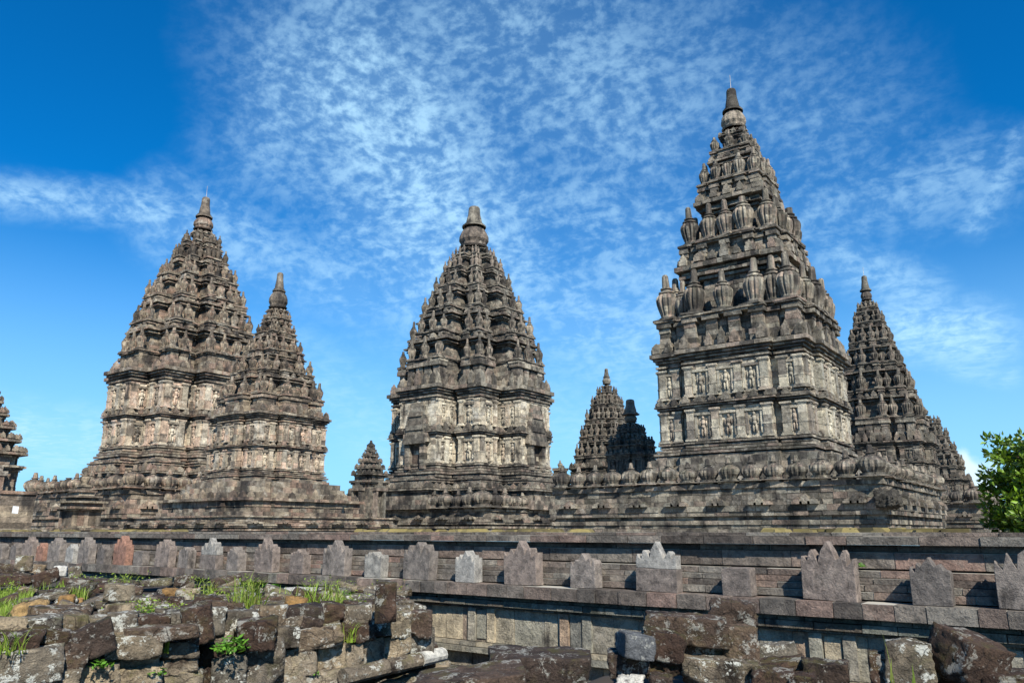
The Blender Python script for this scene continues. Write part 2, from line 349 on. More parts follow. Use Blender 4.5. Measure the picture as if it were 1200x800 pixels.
def core(mb, rc, z0, z1, inset=.12, dz=.02):
    if isinstance(rc, Notch):
        r0, w0, r1, w1, c = rc.v; i = inset
        mb.bx(-r0+i, r0-i, -w0+i, w0-i, z0, z1-dz, .3); mb.bx(-w0+i, w0-i, -r0+i, r0-i, z0+.002, z1-dz-.002, .35)
        if r1 > i: mb.bx(-r1+i, r1-i, -r1+i, r1-i, z0+.004, z1-dz-.005, .3)
        if c - w1 > 2.2 * i:
            for p in (-1, 1):
                for q in (-1, 1): mb.bx(*sorted((p*(w1+i), p*(c-i))), *sorted((q*(w1+i), q*(c-i))), z0+.001, z1-dz-.008, .35)
        return
    for i, (r, w) in enumerate(rc):
        r -= inset; w -= inset
        if r <= .05 or w <= .05: continue
        mb.bx(-r, r, -w, w, z0 + .003 * i, z1 - dz - .004 * i, .3)
        mb.bx(-w, w, -r, r, z0 + .002 + .003 * i, z1 - dz - .002 - .004 * i, .35)
def course(mb, rc, z0, z1, bl=.7, th=.5, jit=.025, cx=0, cy=0, drop=0.0, taper=1.0, tone=None):
    """one course of separate blocks laid along the outline"""
    tmax = (rc.v[4] - rc.v[3]) * .9 if isinstance(rc, Notch) else 9
    for (ax, s, r, u0, u1) in edges(rc):
        L = u1 - u0
        if L < .04: continue
        n = max(1, int(round(L / (bl * rng.uniform(.8, 1.2)))))
        cuts = [0] + sorted((i + rng.uniform(-.22, .22)) / n for i in range(1, n)) + [1]
        for a, b in zip(cuts, cuts[1:]):
            if drop and rng.random() < drop: continue
            p0, p1 = u0 + a * L, u0 + b * L
            if a == 0: p0 -= .006 * rng.random()
            g = .006 + .008 * rng.random()
            o = rng.uniform(-jit, jit)
            f = s * (r + o); bk = s * (r - min(th, tmax))
            zz0, zz1 = z0 + rng.uniform(0, .004), z1 - rng.uniform(.0, .018)
            t = rng.random() if tone is None else min(1, max(0, rng.gauss(tone, .13)))
            if ax == 0: mb.bx(min(f, bk) + cx, max(f, bk) + cx, p0 + g + cy, p1 - g + cy, zz0, zz1, t, taper)
            else: mb.bx(p0 + g + cx, p1 - g + cx, min(f, bk) + cy, max(f, bk) + cy, zz0, zz1, t, taper)
def rings(mb, a, z0, steps, plan=PLAN, bl=.8, th=.7, jit=.02):
    """moulding: steps = [(height, outward offset)] laid as block courses"""
    z = z0
    for (dz, g) in steps:
        rc = rects(a, g, plan); gap = min(.24 * dz, .075); course(mb, rc, z, z + dz - gap, bl, th, jit); core(mb, rc, z, z + dz, min(.32, .25 + g * .3)); z += dz
    return z
def wall_courses(mb, a0, a1, z0, z1, ch, plan=PLAN, bl=.65, th=.5, jit=.03):
    n = max(1, int(round((z1 - z0) / ch)))
    for i in range(n):
        t = (i + .5) / n; a = a0 + (a1 - a0) * t
        rc = rects(a, 0, plan); zz0 = z0 + (z1 - z0) * i / n; zz1 = z0 + (z1 - z0) * (i + 1) / n
        course(mb, rc, zz0, zz1, bl, th, jit); core(mb, rc, zz0, zz1, .1)
def spike(mb, x, y, z, w, d, h, ax, tone=None):
    """small carved antefix block: shoulders, centre block and a point"""
    t = rng.random() if tone is None else tone
    def b(wf, z0, z1, df=1.0, off=0):
        if ax == 1: mb.bx(x + off*w - w*wf/2, x + off*w + w*wf/2, y - d*df/2, y + d*df/2, z + z0*h, z + z1*h, t)
        else: mb.bx(x - d*df/2, x + d*df/2, y + off*w - w*wf/2, y + off*w + w*wf/2, z + z0*h, z + z1*h, t)
    b(1.0, 0, .42); b(.66, .42, .68, .93)
    hw = w * .24; hd = d * .4
    if ax == 0: hw, hd = hd, hw
    z1 = z + .68 * h; z2 = z + h * rng.uniform(.92, 1.05)
    mb.poly([(x-hw, y-hd, z1), (x+hw, y-hd, z1), (x+hw, y+hd, z1), (x-hw, y+hd, z1), (x, y, z2)], [(0,1,4),(1,2,4),(2,3,4),(3,0,4)], t)
def antefix_band(mb, a, grow, z, w, h, plan=PLAN, gap=1.7, d=None, miss=.08):
    d = d or w * .8
    for (ax, s, r, u0, u1) in edges(rects(a, grow, plan)):
        L = u1 - u0
        if L < w * .8: continue
        n = max(1, int(L / (w * gap)))
        for i in range(n):
            if rng.random() < miss: continue
            u = u0 + (i + .5) / n * L; f = s * (r - d / 2)
            ww = w * rng.uniform(.8, 1.15); hh = h * rng.uniform(.8, 1.15) * (1.35 if (i == n // 2 and n > 2) else 1)
            if ax == 0: spike(mb, f, u, z, ww, d, hh, 0)
            else: spike(mb, u, f, z, ww, d, hh, 1)

# lathe with ribs
def lathe(mb, prof, seg=36, ribs=12, rib=(.2, .6), amt=.13, tone=None, cap=True, c=(0, 0, 0), sc_=1.0, zs=1.0):
    vs = []; fs = []
    for (r, z) in prof:
        for k in range(seg):
            an = 2 * math.pi * k / seg; rr = r
            if ribs and rib[0] <= z <= rib[1]: rr = r * (1 - amt * (1 - abs(math.sin(an * ribs / 2)) ** .6))
            vs.append((c[0] + rr * sc_ * math.cos(an), c[1] + rr * sc_ * math.sin(an), c[2] + z * zs))
    for j in range(len(prof) - 1):
        for k in range(seg):
            k2 = (k + 1) % seg; fs.append((j*seg+k, j*seg+k2, (j+1)*seg+k2, (j+1)*seg+k))
    fs.append(tuple(range((len(prof)-1)*seg, len(prof)*seg)))
    mb.poly(vs, fs, tone)
P_TIER = [(.30, .0), (.30, .04), (.25, .045), (.26, .08), (.205, .09), (.205, .13), (.235, .20), (.275, .30), (.305, .40), (.31, .47), (.285, .53), (.235, .57), (.19, .58), (.215, .60), (.215, .63), (.14, .64), (.12, .67), (.155, .69), (.155, .71), (.105, .72), (.095, .85), (.085, .965), (.06, 1.0)]
P_BAL = [(.42, 0), (.42, .06), (.37, .065), (.38, .12), (.30, .13), (.35, .20), (.42, .30), (.445, .40), (.42, .50), (.34, .585), (.25, .63), (.19, .64), (.20, .67), (.13, .68), (.125, .72), (.17, .735), (.17, .76), (.11, .77), (.095, .90), (.075, .985), (.05, 1.0)]
def finial_mesh(prof, rib, amt, name, ribs=12, cut=2.0):
    mb = MB(); seg = 36; prof = [p for p in prof if p[1] <= cut]
    mb.box(0, 0, .02, prof[0][0] * 1.06, prof[0][0] * 1.06, .02)
    t0 = len(mb.t); lathe(mb, prof, seg, ribs, rib, amt)
    q = 0
    for j in range(len(prof) - 1):
        band = int(prof[j][1] * 7)
        for k in range(seg):
            mb.t[t0 + q] = (math.sin((k * ribs // seg + (band % 2) * .5 // 1) * 12.9898 + band * 78.233 + cut) * 43758.5) % 1 * .55; q += 1
    o = mb.build(name, M['near']); me = o.data; bpy.data.objects.remove(o); return me
ME_TIER = [finial_mesh(P_TIER, (.11, .58), a, 'ribbed_finial', 12, c) for a, c in ((.24, 2), (.20, 2), (.22, 2), (.26, .86), (.2, 2), (.24, .64), (.22, 2))]
ME_BAL = [finial_mesh(P_BAL, (.13, .60), a, 'ribbed_urn', 14, c) for a, c in ((.30, 2), (.26, 2), (.3, 2), (.28, .78), (.26, 2))]
_mats = {}
def finial(me, name, parent, x, y, z, h, mat, wscale=1.0):
    key = (me.name, mat.name)
    if key not in _mats:
        m2 = me.copy(); m2.materials.clear(); m2.materials.append(mat); _mats[key] = m2
    o = bpy.data.objects.new(name, _mats[key]); col.objects.link(o); o.parent = parent
    h *= rng.uniform(.86, 1.06)
    o.location = (x, y, z); o.scale = (h * wscale, h * wscale, h)
    o.rotation_euler = (rng.gauss(0, .02), rng.gauss(0, .02), rng.uniform(-.3, .3))
    return o

def relief(mb, x, y, z, h, ax, s, tone=.5):
    """standing carved figure half sunk in its niche"""
    def ell(u, zz, ru, rz, rd):
        rd *= 1.5
        n1, n2 = 7, 5; vs = []; fs = []
        for j in range(n2 + 1):
            th = math.pi * j / n2
            for k in range(n1):
                ph = 2 * math.pi * k / n1
                a = ru * math.sin(th) * math.cos(ph); dd = rd * math.sin(th) * math.sin(ph); c = rz * math.cos(th)
                if ax == 1: vs.append((x + (u + a) * h, y + dd * h, z + (zz + c) * h))
                else: vs.append((x + dd * h, y + (u + a) * h, z + (zz + c) * h))
        for j in range(n2):
            for k in range(n1):
                k2 = (k + 1) % n1; fs.append((j*n1+k, (j+1)*n1+k, (j+1)*n1+k2, j*n1+k2))
        mb.poly(vs, fs, tone, True)
    lean = rng.uniform(-.03, .03)
    ell(lean, .90, .07, .10, .08); ell(lean*.5, .66, .12, .17, .10); ell(0, .46, .11, .12, .10)
    ell(-.06, .22, .055, .24, .07); ell(.07, .22, .055, .24, .07)
    ell(-.16, .60, .04, .17, .05); ell(.16 , .62, .04, .15, .05)

def facade(parent, mb, rel, a, z0, z1, plan=PLAN, pw=.38, pr=.16, niche=True, hscale=1.0, door=None, gre=2.2):
    """pilasters with bases and capitals on every facet, figures between them"""
    H = z1 - z0
    for (ax, s, r, u0, u1) in edges(rects(a, 0, plan)):
        L = u1 - u0
        if L < pw * 1.9: continue
        n = max(1, int(round(L / (pw * 3.4)))); central = abs(u0 + u1) < 1e-6
        if door and (ax, s) in door and u0 < 0 < u1: continue
        pos = [u0 + pw/2 + .02 + (L - pw - .04) * i / n for i in range(n + 1)]
        for q in range(int(L * H * gre / (pw * pw * 5))):      # worn carving
            u = rng.uniform(u0 + .1, u1 - .1); zq = z0 + H * rng.uniform(.05, .95); w1 = pw * rng.uniform(.12, .35); h1 = pw * rng.uniform(.1, .5)
            f0, f1 = sorted((s * (r - .05), s * (r + pr * rng.uniform(.2, .75))))
            if ax == 0: mb.bx(f0, f1, u - w1, u + w1, zq - h1, zq + h1)
            else: mb.bx(u - w1, u + w1, f0, f1, zq - h1, zq + h1)
        for i, u in enumerate(pos):
            t = rng.random(); zz = z0
            inner = False
            for (hf, k) in ([] if inner else ((.05, 1.5), (.05, 1.25), (.27, 1.0), (.05, 1.12), (.22, .98), (.26, 1.0), (.04, 1.2), (.06, 1.45))):
                t = t if rng.random() < .4 else rng.random()
                hw = pw / 2 * k * rng.uniform(.97, 1.03); pp = pr * k
                f0, f1 = sorted((s * (r - .05), s * (r + pp)))
                if ax == 0: mb.bx(f0, f1, u - hw, u + hw, zz + .003, zz + H * hf, t)
                else: mb.bx(u - hw, u + hw, f0, f1, zz + .003, zz + H * hf, t)
                zz += H * hf
            if i < n and niche:
                um = (pos[i] + pos[i+1]) / 2; sp = pos[i+1] - pos[i] - pw
                if sp > .3:
                    for sg in (-1, 1):       # niche jambs
                        uu = um + sg * sp * .40; f0, f1 = sorted((s * (r - .05), s * (r + pr * .6)))
                        if ax == 0: mb.bx(f0, f1, uu - sp*.07, uu + sp*.07, z0 + H*.12, z0 + H*.80)
                        else: mb.bx(uu - sp*.07, uu + sp*.07, f0, f1, z0 + H*.12, z0 + H*.80)
                    f0, f1 = sorted((s * (r - .05), s * (r + pr * .9)))
                    if ax == 0: mb.bx(f0, f1, um - sp*.47, um + sp*.47, z0 + H*.80, z0 + H*.88)
                    else: mb.bx(um - sp*.47, um + sp*.47, f0, f1, z0 + H*.80, z0 + H*.88)
                    hh = H * .64
                    if ax == 0: rel.append((s * (r + .03), um, z0 + H * .14, hh, 0))
                    else: rel.append((um, s * (r + .03), z0 + H * .14, hh, 1))

class Count: pass
def urn_positions(a, inset, nc, plan=PLAN, sides=((1, -1), (0, 1), (0, -1), (1, 1))):
    out = []; rc = rects(a, 0, plan)
    if isinstance(rc, Notch): r0, w0, r1, w1, c = rc.v
    else: r0, w0 = rc[0]; w1 = w0; c = rc[-1][1]; r1 = c
    for (ax, s) in sides:
        wi = max(w0 - inset, .02)
        n2 = nc if wi > inset * .8 else 1
        us = [(0, r0)] if n2 == 1 else [((-1 + 2 * i / (n2 - 1)) * wi, r0) for i in range(n2)]
        for q in (-1, 1):
            us.append((q * (c - inset), c))
            if c - w1 > inset * 3.4: us.append((q * (w1 + inset), c))
            elif r1 - inset > .3: us.append((q * (w0 + w1) / 2, r1 + (c - r1) * .35))
        for u, r in us:
            f = s * (r - inset); p = (f, u) if ax == 0 else (u, f)
            if all(math.hypot(p[0]-q[0], p[1]-q[1]) > inset * 1.25 for q in out): out.append(p)
    return out
def front_first(ps, cx, cy):
    return sorted(ps, key=lambda p: math.hypot(cx + p[0], cy + p[1]))

def temple(name, label, cx, cy, spec, mat, group=None, cat='temple'):
    """spec: dict(terr, body, ledges, crown ...), heights are above the datum z = 0"""
    root = empty(name, (cx, cy, GROUND), label, cat, group)
    zb = -GROUND
    kk = spec.get('k', 1.0)
    spec = dict(spec); spec['body'] = (*spec['body'][:2], spec['body'][2]*kk); spec['ledges'] = [(q, w*kk) for q, w in spec['ledges']]
    S = spec.get('s', 1.0); ch = .36 * S; bl = .72 * S
    plan = spec.get('plan', PLAN)
    # body
    bz0, bz1, ba = spec['body']; bz0 += zb; bz1 += zb
    H = bz1 - bz0
    base = MB(); zz = bz0 - spec.get('skirt', 1.6) * S
    wall_courses(base, ba * 1.20, ba * 1.12, min(zz, bz0 - .5), bz0 - H * .0 , ch, plan, bl)
    if spec.get('skirt', 1.6) > 2:
        zm = bz0 - 1.25 * S
        rings(base, ba * 1.16, zm, [(.16*S, .12*S), (.18*S, .30*S), (.20*S, .16*S)], plan, bl); antefix_band(base, ba * 1.16, .3*S, zm + .34*S, .42*S, .5*S, plan, 1.6)
        rings(base, ba * 1.10, bz0 - .42*S, [(.18*S, .22*S), (.16*S, .30*S)], plan, bl)
    z = rings(base, ba, bz0, [(H*.035, .34*S), (H*.03, .44*S), (H*.03, .30*S), (H*.03, .14*S), (H*.025, .22*S)], plan, bl)
    base.build('base_moulding', mat, root)
    z_b = z; z_t = bz1 - H * .17
    nst = spec.get('storeys', 2); bandh = H * .11
    sh = ((z_t - z_b) - bandh * (nst - 1)) / nst
    rel = []; body = MB(); z = z_b
    for i in range(nst):
        wall_courses(body, ba, ba, z, z + sh, ch, plan, bl)
        facade(root, body, rel, ba, z, z + sh, plan, pw=.46*S, pr=.17*S, door=spec.get('door'), gre=spec.get('gre', 2.2))
        z += sh
        if i < nst - 1:
            band = MB()
            z2 = rings(band, ba, z, [(bandh*.16, .08*S), (bandh*.20, .20*S), (bandh*.18, .34*S), (bandh*.20, .18*S), (bandh*.26, .06*S)], plan, bl)
            antefix_band(band, ba, .36*S, z + bandh*.54, .46*S, bandh*.62, plan)
            band.build('middle_cornice', mat, root); z = z2
    pale_ = {M['near']: M['near_pale'], M['mid']: M['mid_pale'], M['warm']: M['warm_pale']}.get(mat, mat)
    body.build('wall', pale_, root)
    rel = [q for q in rel if (q[4] == 1 and q[1] < 0) or (q[4] == 0 and q[0] > 0)]
    for (x, y, zf, hh, ax) in rel[:90]:
        m1 = MB(); relief(m1, 0, 0, 0, hh, ax, 1, rng.uniform(.2, .9)); m1.build('relief_figure', pale_, root, (x, y, zf))
    cor = MB(); ch_ = bz1 - z
    z2 = rings(cor, ba, z, [(ch_*.14, .06*S), (ch_*.14, .16*S), (ch_*.12, .02*S), (ch_*.15, .16*S), (ch_*.16, .30*S), (ch_*.29, .46*S)], plan, bl, jit=.03*S)
    cor.build('main_cornice', mat, root)
    if spec.get('door'):
        for (ax, s) in spec['door']: doorway(root, ax, s, ba, z_b - H*.06, z_t, S, mat)
    # attic up to the first ledge
    led = [(zz + zb, aa) for zz, aa in spec['ledges']]
    cz, cai = spec['crown'][0] + zb, spec['crown'][1]
    prev_z, prev_a = bz1, ba + .42 * S
    band = MB(); H0 = led[0][0] - prev_z
    antefix_band(band, prev_a, 0, prev_z - .02, .5*S, min(H0*.42, 1.1*S), plan, 1.45)
    if H0 > 2.6 * S: antefix_band(band, aw_ := led[0][1] - .25*S, 0, prev_z + H0*.52, .42*S, .7*S, plan, 1.5)
    aw = led[0][1] - .1 * S
    wall_courses(band, aw - .55*S, aw - .5*S, prev_z - .05, led[0][0] - .22*S, ch, plan, bl)
    for (x, y) in urn_positions(aw, .5*S, 4, plan):
        pz = prev_z; top = led[0][0] - .24*S; k = 0
        while pz < top - .05:
            hh = min(.34*S, top - pz); fr = (pz - prev_z) / (top - prev_z)
            w_ = (.50 if fr < .28 else .36 if fr < .75 else .52) * S * rng.uniform(.93, 1.07)
            band.box(x + rng.uniform(-.02, .02), y + rng.uniform(-.02, .02), pz + hh/2, w_, w_, hh/2 - .008); pz += hh; k += 1
    band.build('attic_band', mat, root)
    nf = 0; extra = MB()
    for i, (lz, la) in enumerate(led):
        nz, na = led[i+1] if i + 1 < len(led) else (cz, cai)
        Hh = nz - lz; tier = MB()
        rings(tier, la, lz - .26*S, [(.12*S, -.10*S), (.16*S, 0)], plan, bl, jit=.05*S)
        uh = min(Hh * spec.get('urn', .74), (la - na) * 2.6 + .9 * S, 3.1 * S) if i + 1 < len(led) else Hh * .72
        ws = spec.get('uw', 1.0); ur = uh * .31 * ws
        aw = max(min(la - ur * 2.6, na * .92), .25)
        zc = lz + Hh * .50
        wall_courses(tier, aw, aw * .98, lz - .02, zc, ch * .8, plan, bl * .85)
        am = (la * .12 + na * .88); am = max(am, aw + .1*S)
        z2 = rings(tier, aw, zc, [(Hh*.05, (am-aw)*.30), (Hh*.055, (am-aw)*.65), (Hh*.045, (am-aw)*.40), (Hh*.075, (am-aw)*1.0)], plan, bl * .8, jit=.03*S)
        antefix_band(tier, am, 0, z2 - .01, min(.5*S, la*.16), Hh * .15, plan, 1.5)
        aw2 = max(na - .42*S, .2)
        wall_courses(tier, aw2, aw2, z2 - .02, nz - .25*S if i + 1 < len(led) else nz, ch * .8, plan, bl * .8)
        nc = spec.get('nc', 2) if la > 2.0 * S else 1
        for (x, y) in urn_positions(aw2 + .35*S, .34*S, nc, plan):
            top = nz - .27*S; hq = max(.1, top - z2) / 4
            for q, wq in enumerate((.36, .25, .27, .35)):
                w_ = wq * S * rng.uniform(.92, 1.08); tier.box(x + rng.uniform(-.02, .02), y + rng.uniform(-.02, .02), z2 + (q + .5) * hq, w_, w_, hq / 2 - .012)
            if S > .9:
                for q in (-1, 1):
                    if rng.random() < .8: tier.box(x + q*rng.uniform(.3, .5)*S, y + rng.uniform(-.1, .1), z2 + hq*.8, .14*S, .16*S, hq*rng.uniform(.5, .9))
        tier.build('roof_tier', mat, root)
        for (x, y) in front_first(urn_positions(la, ur * 1.05, nc, plan), cx, cy):
            k = ME_TIER[rng.choice((0, 1, 2, 4, 6, 0, 1, 2, 4, 6, 0, 1, 2, 4, 6, 3, 3, 5))]
            if nf < 95: finial(k, 'vase_finial', root, x, y, lz, uh, mat, ws)
            else: lathe(extra, P_TIER, 18, 0, tone=.4, c=(x, y, lz), sc_=uh*ws, zs=uh)
            nf += 1
        # slim intermediate finials between the big ones
        if spec.get('slim') and la > 2.2 * S:
            for (x, y) in front_first(urn_positions(la * .985, ur * .9, nc + 2, [(1.0, .3)]), cx, cy)[:10]:
                if nf < 95: finial(ME_TIER[1], 'vase_finial', root, x * .97, y * .97, lz, uh * .8, mat, .8); nf += 1
    if extra.f:
        o = extra.build('vase_finials_behind', mat, root); o['kind'] = 'stuff'
    # crown
    cz0, ca, cz1, peak, sr = spec['crown']; cz0 += zb; cz1 += zb; peak += zb
    cr = MB(); hb = cz1 - cz0
    pr_ = [(ca*.92, 0), (ca, hb*.06), (ca*.86, hb*.10), (ca*.90, hb*.2), (ca*1.02, hb*.32), (ca*1.0, hb*.5), (ca*.86, hb*.68), (ca*.62, hb*.84), (ca*.5, hb*.9)]
    lathe(cr, pr_, 48, 14, (hb*.11, hb*.86), .10)
    o = cr.build('crown_dome', mat, root, (0, 0, cz0))
    sp = MB(); h2 = peak - cz1 + hb*.12; b = cz1 - hb*.12
    sr0 = sr * 1.15
    lathe(sp, [(sr0*1.7, 0), (sr0*1.7, h2*.06), (sr0*1.35, h2*.07), (sr0*1.4, h2*.15), (sr0*1.15, h2*.16), (sr0*1.12, h2*.3), (sr, h2*.62), (sr*.93, h2*.9), (sr*.8, h2*.965), (sr*.45, h2*1.0)], 28, 0)
    sp.build('spire', mat, root, (0, 0, b))
    if spec.get('rod'):
        rd = MB(); tube(rd, [(0, 0, peak - .1), (0, 0, peak + 1.15*S)], .02); rd.build('lightning_rod', M['metal'], root)
    return root

def tube(mb, pts, r, seg=6, taper=1.0):
    pts = [Vector(p) for p in pts]; vs = []; fs = []
    for i, p in enumerate(pts):
        d = (pts[min(i+1, len(pts)-1)] - pts[max(i-1, 0)]).normalized()
        u = d.orthogonal().normalized(); w = d.cross(u)
        rr = r * (1 + (taper - 1) * i / (len(pts) - 1))
        for k in range(seg):
            an = 2*math.pi*k/seg; vs.append(p + u*math.cos(an)*rr + w*math.sin(an)*rr)
    for i in range(len(pts) - 1):
        for k in range(seg):
            k2 = (k+1) % seg; fs.append((i*seg+k, i*seg+k2, (i+1)*seg+k2, (i+1)*seg+k))
    fs.append(tuple(range(len(vs)-seg, len(vs))))
    mb.poly(vs, fs, None, True)

def doorway(root, ax, s, a, z0, z1, S, mat):
    """projecting porch with a doorway backed by a shade-dark block and a carved gable above it"""
    mb = MB(); H = z1 - z0; dw = .60*S; jw = .50*S; dp = .42*S
    def b(u0, u1, f0, f1, za, zc, t=None):
        f = sorted((s*(a+f0), s*(a+f1)))
        if ax == 0: mb.bx(f[0], f[1], u0, u1, za, zc, t)
        else: mb.bx(u0, u1, f[0], f[1], za, zc, t)
    hd = H * .36
    n = 8
    for sg in (-1, 1):
        for i in range(n):
            w = jw * rng.uniform(.95, 1.05); u0, u1 = sorted((sg*dw, sg*(dw + w)))
            b(u0, u1, -.3, dp + rng.uniform(-.03, .03), z0 + hd*i/n, z0 + hd*(i+1)/n - .01)
    z = z0 + hd; wid = dw + jw
    lv = 9
    for i in range(lv):
        t = i / lv; w = wid * (1.12 - .80 * t ** 1.2) * rng.uniform(.95, 1.05); hh = (H * .60) / lv
        b(-w, w, -.3, dp * (1.15 - .55 * t) + (.12*S if i % 3 == 0 else 0), z, z + hh - .01)
        for sg in (-1, 1): b(*sorted((sg*w*.86, sg*(w + .22*S))), -.2, dp * (1.0 - .5*t), z + hh*.3, z + hh*1.25)
        z += hh
    o = mb.build('porch', mat, root)
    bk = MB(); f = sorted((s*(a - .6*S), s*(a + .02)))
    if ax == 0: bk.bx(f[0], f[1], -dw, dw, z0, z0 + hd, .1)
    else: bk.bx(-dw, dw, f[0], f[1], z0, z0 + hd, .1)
    bk.build('door_shade_block', M['black'], root)  # solid block behind the jambs, coloured dark as the doorway's shade

def terrace(root, x0, x1, y0, y1, zt, mat, S=1.0, urn_h=1.3, sp=1.15, sides=('front', 'right'), urns=True, band=True):
    """platform under a temple with mouldings, recessed wall and a row of urns on its parapet (coordinates relative to the temple)"""
    cx, cy = (x0+x1)/2, (y0+y1)/2; hx, hy = (x1-x0)/2, (y1-y0)/2
    def rc(g): return [(hx + g, hy + g)]
    def ed(mb, g, za, zc, bl=.8, th=.6, jit=.02, drop=0):
        for (ax, s, r, u0, u1) in [(0, 1, hx+g, -hy-g, hy+g), (0, -1, hx+g, -hy-g, hy+g), (1, 1, hy+g, -hx-g, hx+g), (1, -1, hy+g, -hx-g, hx+g)]:
            L = u1-u0; n = max(1, int(L / bl))
            cuts = [0] + sorted((i + rng.uniform(-.25, .25)) / n for i in range(1, n)) + [1]
            for a, b in zip(cuts, cuts[1:]):
                p0, p1 = u0 + a*L + .01, u0 + b*L - .01; o = rng.uniform(-jit, jit)
                f0, f1 = sorted((s*(r+o), s*(r-th))); j = rng.uniform(0, .02)
                if ax == 0: mb.bx(cx+f0, cx+f1, cy+p0, cy+p1, za + j*.2, zc - j)
                else: mb.bx(cx+p0, cx+p1, cy+f0, cy+f1, za + j*.2, zc - j)
    mb = MB(); z0 = -.35; T = zt; Ht = T
    mb.bx(x0+.25, x1-.25, y0+.25, y1-.25, z0, T - .05, .4)
    prof = [(-.35, .02, .34), (.02, .10, .26), (.10, .18, .12), (.18, .27, .20), (.27, .35, .02), (.35, .44, .26), (.44, .56, .30), (.56, .66, .12), (.66, .78, .04), (.78, .90, .04), (.90, 1.0, .16)]
    for (a, b, g) in prof:
        za = a * Ht if a > 0 else z0; ed(mb, g * S, za, b * Ht, bl=(.9 if .44 <= a < .56 or a >= .9 else .75) * S, th=.5, jit=.025*S)
    for (ax, s, r, u0, u1) in [(0, 1, hx, -hy, hy), (1, -1, hy, -hx, hx), (0, -1, hx, -hy, hy)]:
        if not band: break
        L = u1-u0; n = int(L / (2.3*S))
        for i in range(n):
            u = u0 + (i+.5)/n*L; f = s*(r + .15*S); w = .95*S*rng.uniform(.8, 1.1); hh = Ht*.22*rng.uniform(.8, 1.15)
            for dz in (0,):
                for kk, (du, sc2) in enumerate(((0, 1.0), (-.38*w, .6), (.38*w, .6))):
                    if ax == 0: spike(mb, cx+f+.12*s*S, cy+u+du, Ht*.56, w*.5, .5*S, hh*sc2, 0)
                    else: spike(mb, cx+u+du, cy+f+.12*s*S, Ht*.56, w*.5, .5*S, hh*sc2, 1)
    if urns:
        n = 0
        rows = []
        if 'front' in sides: rows.append((1, -1, hy, -hx, hx))
        if 'right' in sides: rows.append((0, 1, hx, -hy, hy))
        if 'left' in sides: rows.append((0, -1, hx, -hy, hy))
        done = []
        for (ax, s, r, u0, u1) in rows:
            L = u1-u0; k = int(round(L / (sp*S)))
            for i in range(k + 1):
                u = u0 + .35*S + (L - .7*S) * i / k; f = s*(r - .22*S)
                x, y = (cx+f, cy+u) if ax == 0 else (cx+u, cy+f)
                if any(math.hypot(x-a, y-b) < .5*S for a, b in done): continue
                done.append((x, y)); big = 1.22 if i in (0, k) else 1.0
                mb.box(x, y, T + .05*S, .36*S*big, .36*S*big, .07*S)
                finial(ME_BAL[rng.choice((0, 1, 2, 4, 0, 1, 2, 4, 0, 1, 2, 3))], 'parapet_urn', root, x, y, T + .1*S, urn_h*big, mat, 1.0); n += 1
    mb.build('terrace_platform', mat, root)

# ------------------------------------------------------------------ setting
GROUND = 2.46
def sheet(name, pts, mat, kind='structure'):
    mb = MB(); mb.poly(pts, [tuple(range(len(pts)))], .5); o = mb.build(name, mat); o['kind'] = kind; return o
sheet('lower_ground', [(-400, -300, .30), (400, -300, .30), (400, 9.4, .30), (-400, 9.4, .30)], M['soil'])
sheet('courtyard_ground', [(-3000, 9.75, GROUND), (3000, 9.75, GROUND), (3000, 5000, GROUND), (-3000, 5000, GROUND)], M['ground'])

# ------------------------------------------------------------------ temples
SX, SY = -16.9, 49.4
t = temple('tiered_temple', 'tallest temple in the picture, nearest and right of centre, ringed by big ribbed vase finials', SX, SY,
    dict(body=(6.9, 13.75, 5.12), ledges=[(15.95, 5.3), (21.3, 3.8), (25.9, 2.5), (28.5, 1.62)], crown=(30.4, .86, 32.0, 33.7, .37), s=1.0, nc=3, uw=.74, rod=True, plan=PLAN_BROAD, k=.95, gre=.5), M['near'])
terrace(t, -10.0, 8.75, -8.6, 8.6, 5.08 - GROUND, M['near'], 1.0, 1.30, 1.22)
near_temple = t
t = temple('tiered_temple', 'broad central temple with many slender finials, a domed top and doorways on both faces', -58.7, 70.9,
    dict(body=(8.2, 18.4, 7.85), ledges=[(21.6, 7.65), (25.0, 6.7), (28.3, 5.55), (31.4, 4.35), (34.0, 3.35), (36.0, 2.45)], crown=(37.3, 1.85, 40.6, 43.1, .78), s=1.3, nc=3, uw=.62, plan=PLAN_CROSS, k=1.17, skirt=2.6,
         door=[(0, 1), (1, -1)]), M['mid'])
terrace(t, -10.2, 10.2, -10.2, 10.2, 4.75 - GROUND, M['mid'], 1.35, 2.0, 1.25)
t = temple('tiered_temple', 'large tall temple at the far left, rising behind a smaller one', -65.8, 38.2,
    dict(body=(8.3, 16.2, 5.5), ledges=[(17.9, 5.3), (20.7, 4.75), (23.3, 4.05), (25.6, 3.2), (27.6, 2.3), (29.4, 1.65)], crown=(30.9, .9, 32.4, 34.4, .40), s=1.05, nc=3, uw=.66, plan=Notch(1.0, .30, .68, .43, .77), k=1.10, skirt=2.4, rod=True), M['warm'])
terrace(t, -8.8, 8.8, -8.6, 8.8, 5.6 - GROUND, M['warm'], 1.05, 1.5, 1.3)
t = temple('tiered_temple', 'smaller dark-roofed temple in front of the large left one, on a wide stepped base', -38.15, 27.5,
    dict(body=(5.35, 9.05, 2.68), ledges=[(10.1, 2.6), (11.6, 2.05), (12.9, 1.5), (14.1, 1.05), (15.0, .75)], crown=(15.7, .55, 16.9, 18.0, .2), s=.55, nc=2, uw=.8, skirt=1.5, k=.98), M['warm'])
terrace(t, -5.2, 5.2, -5.2, 5.2, 3.35 - GROUND, M['warm'], .7, .5, 1.2, urns=False)
mb = MB()
z = 3.35 - GROUND
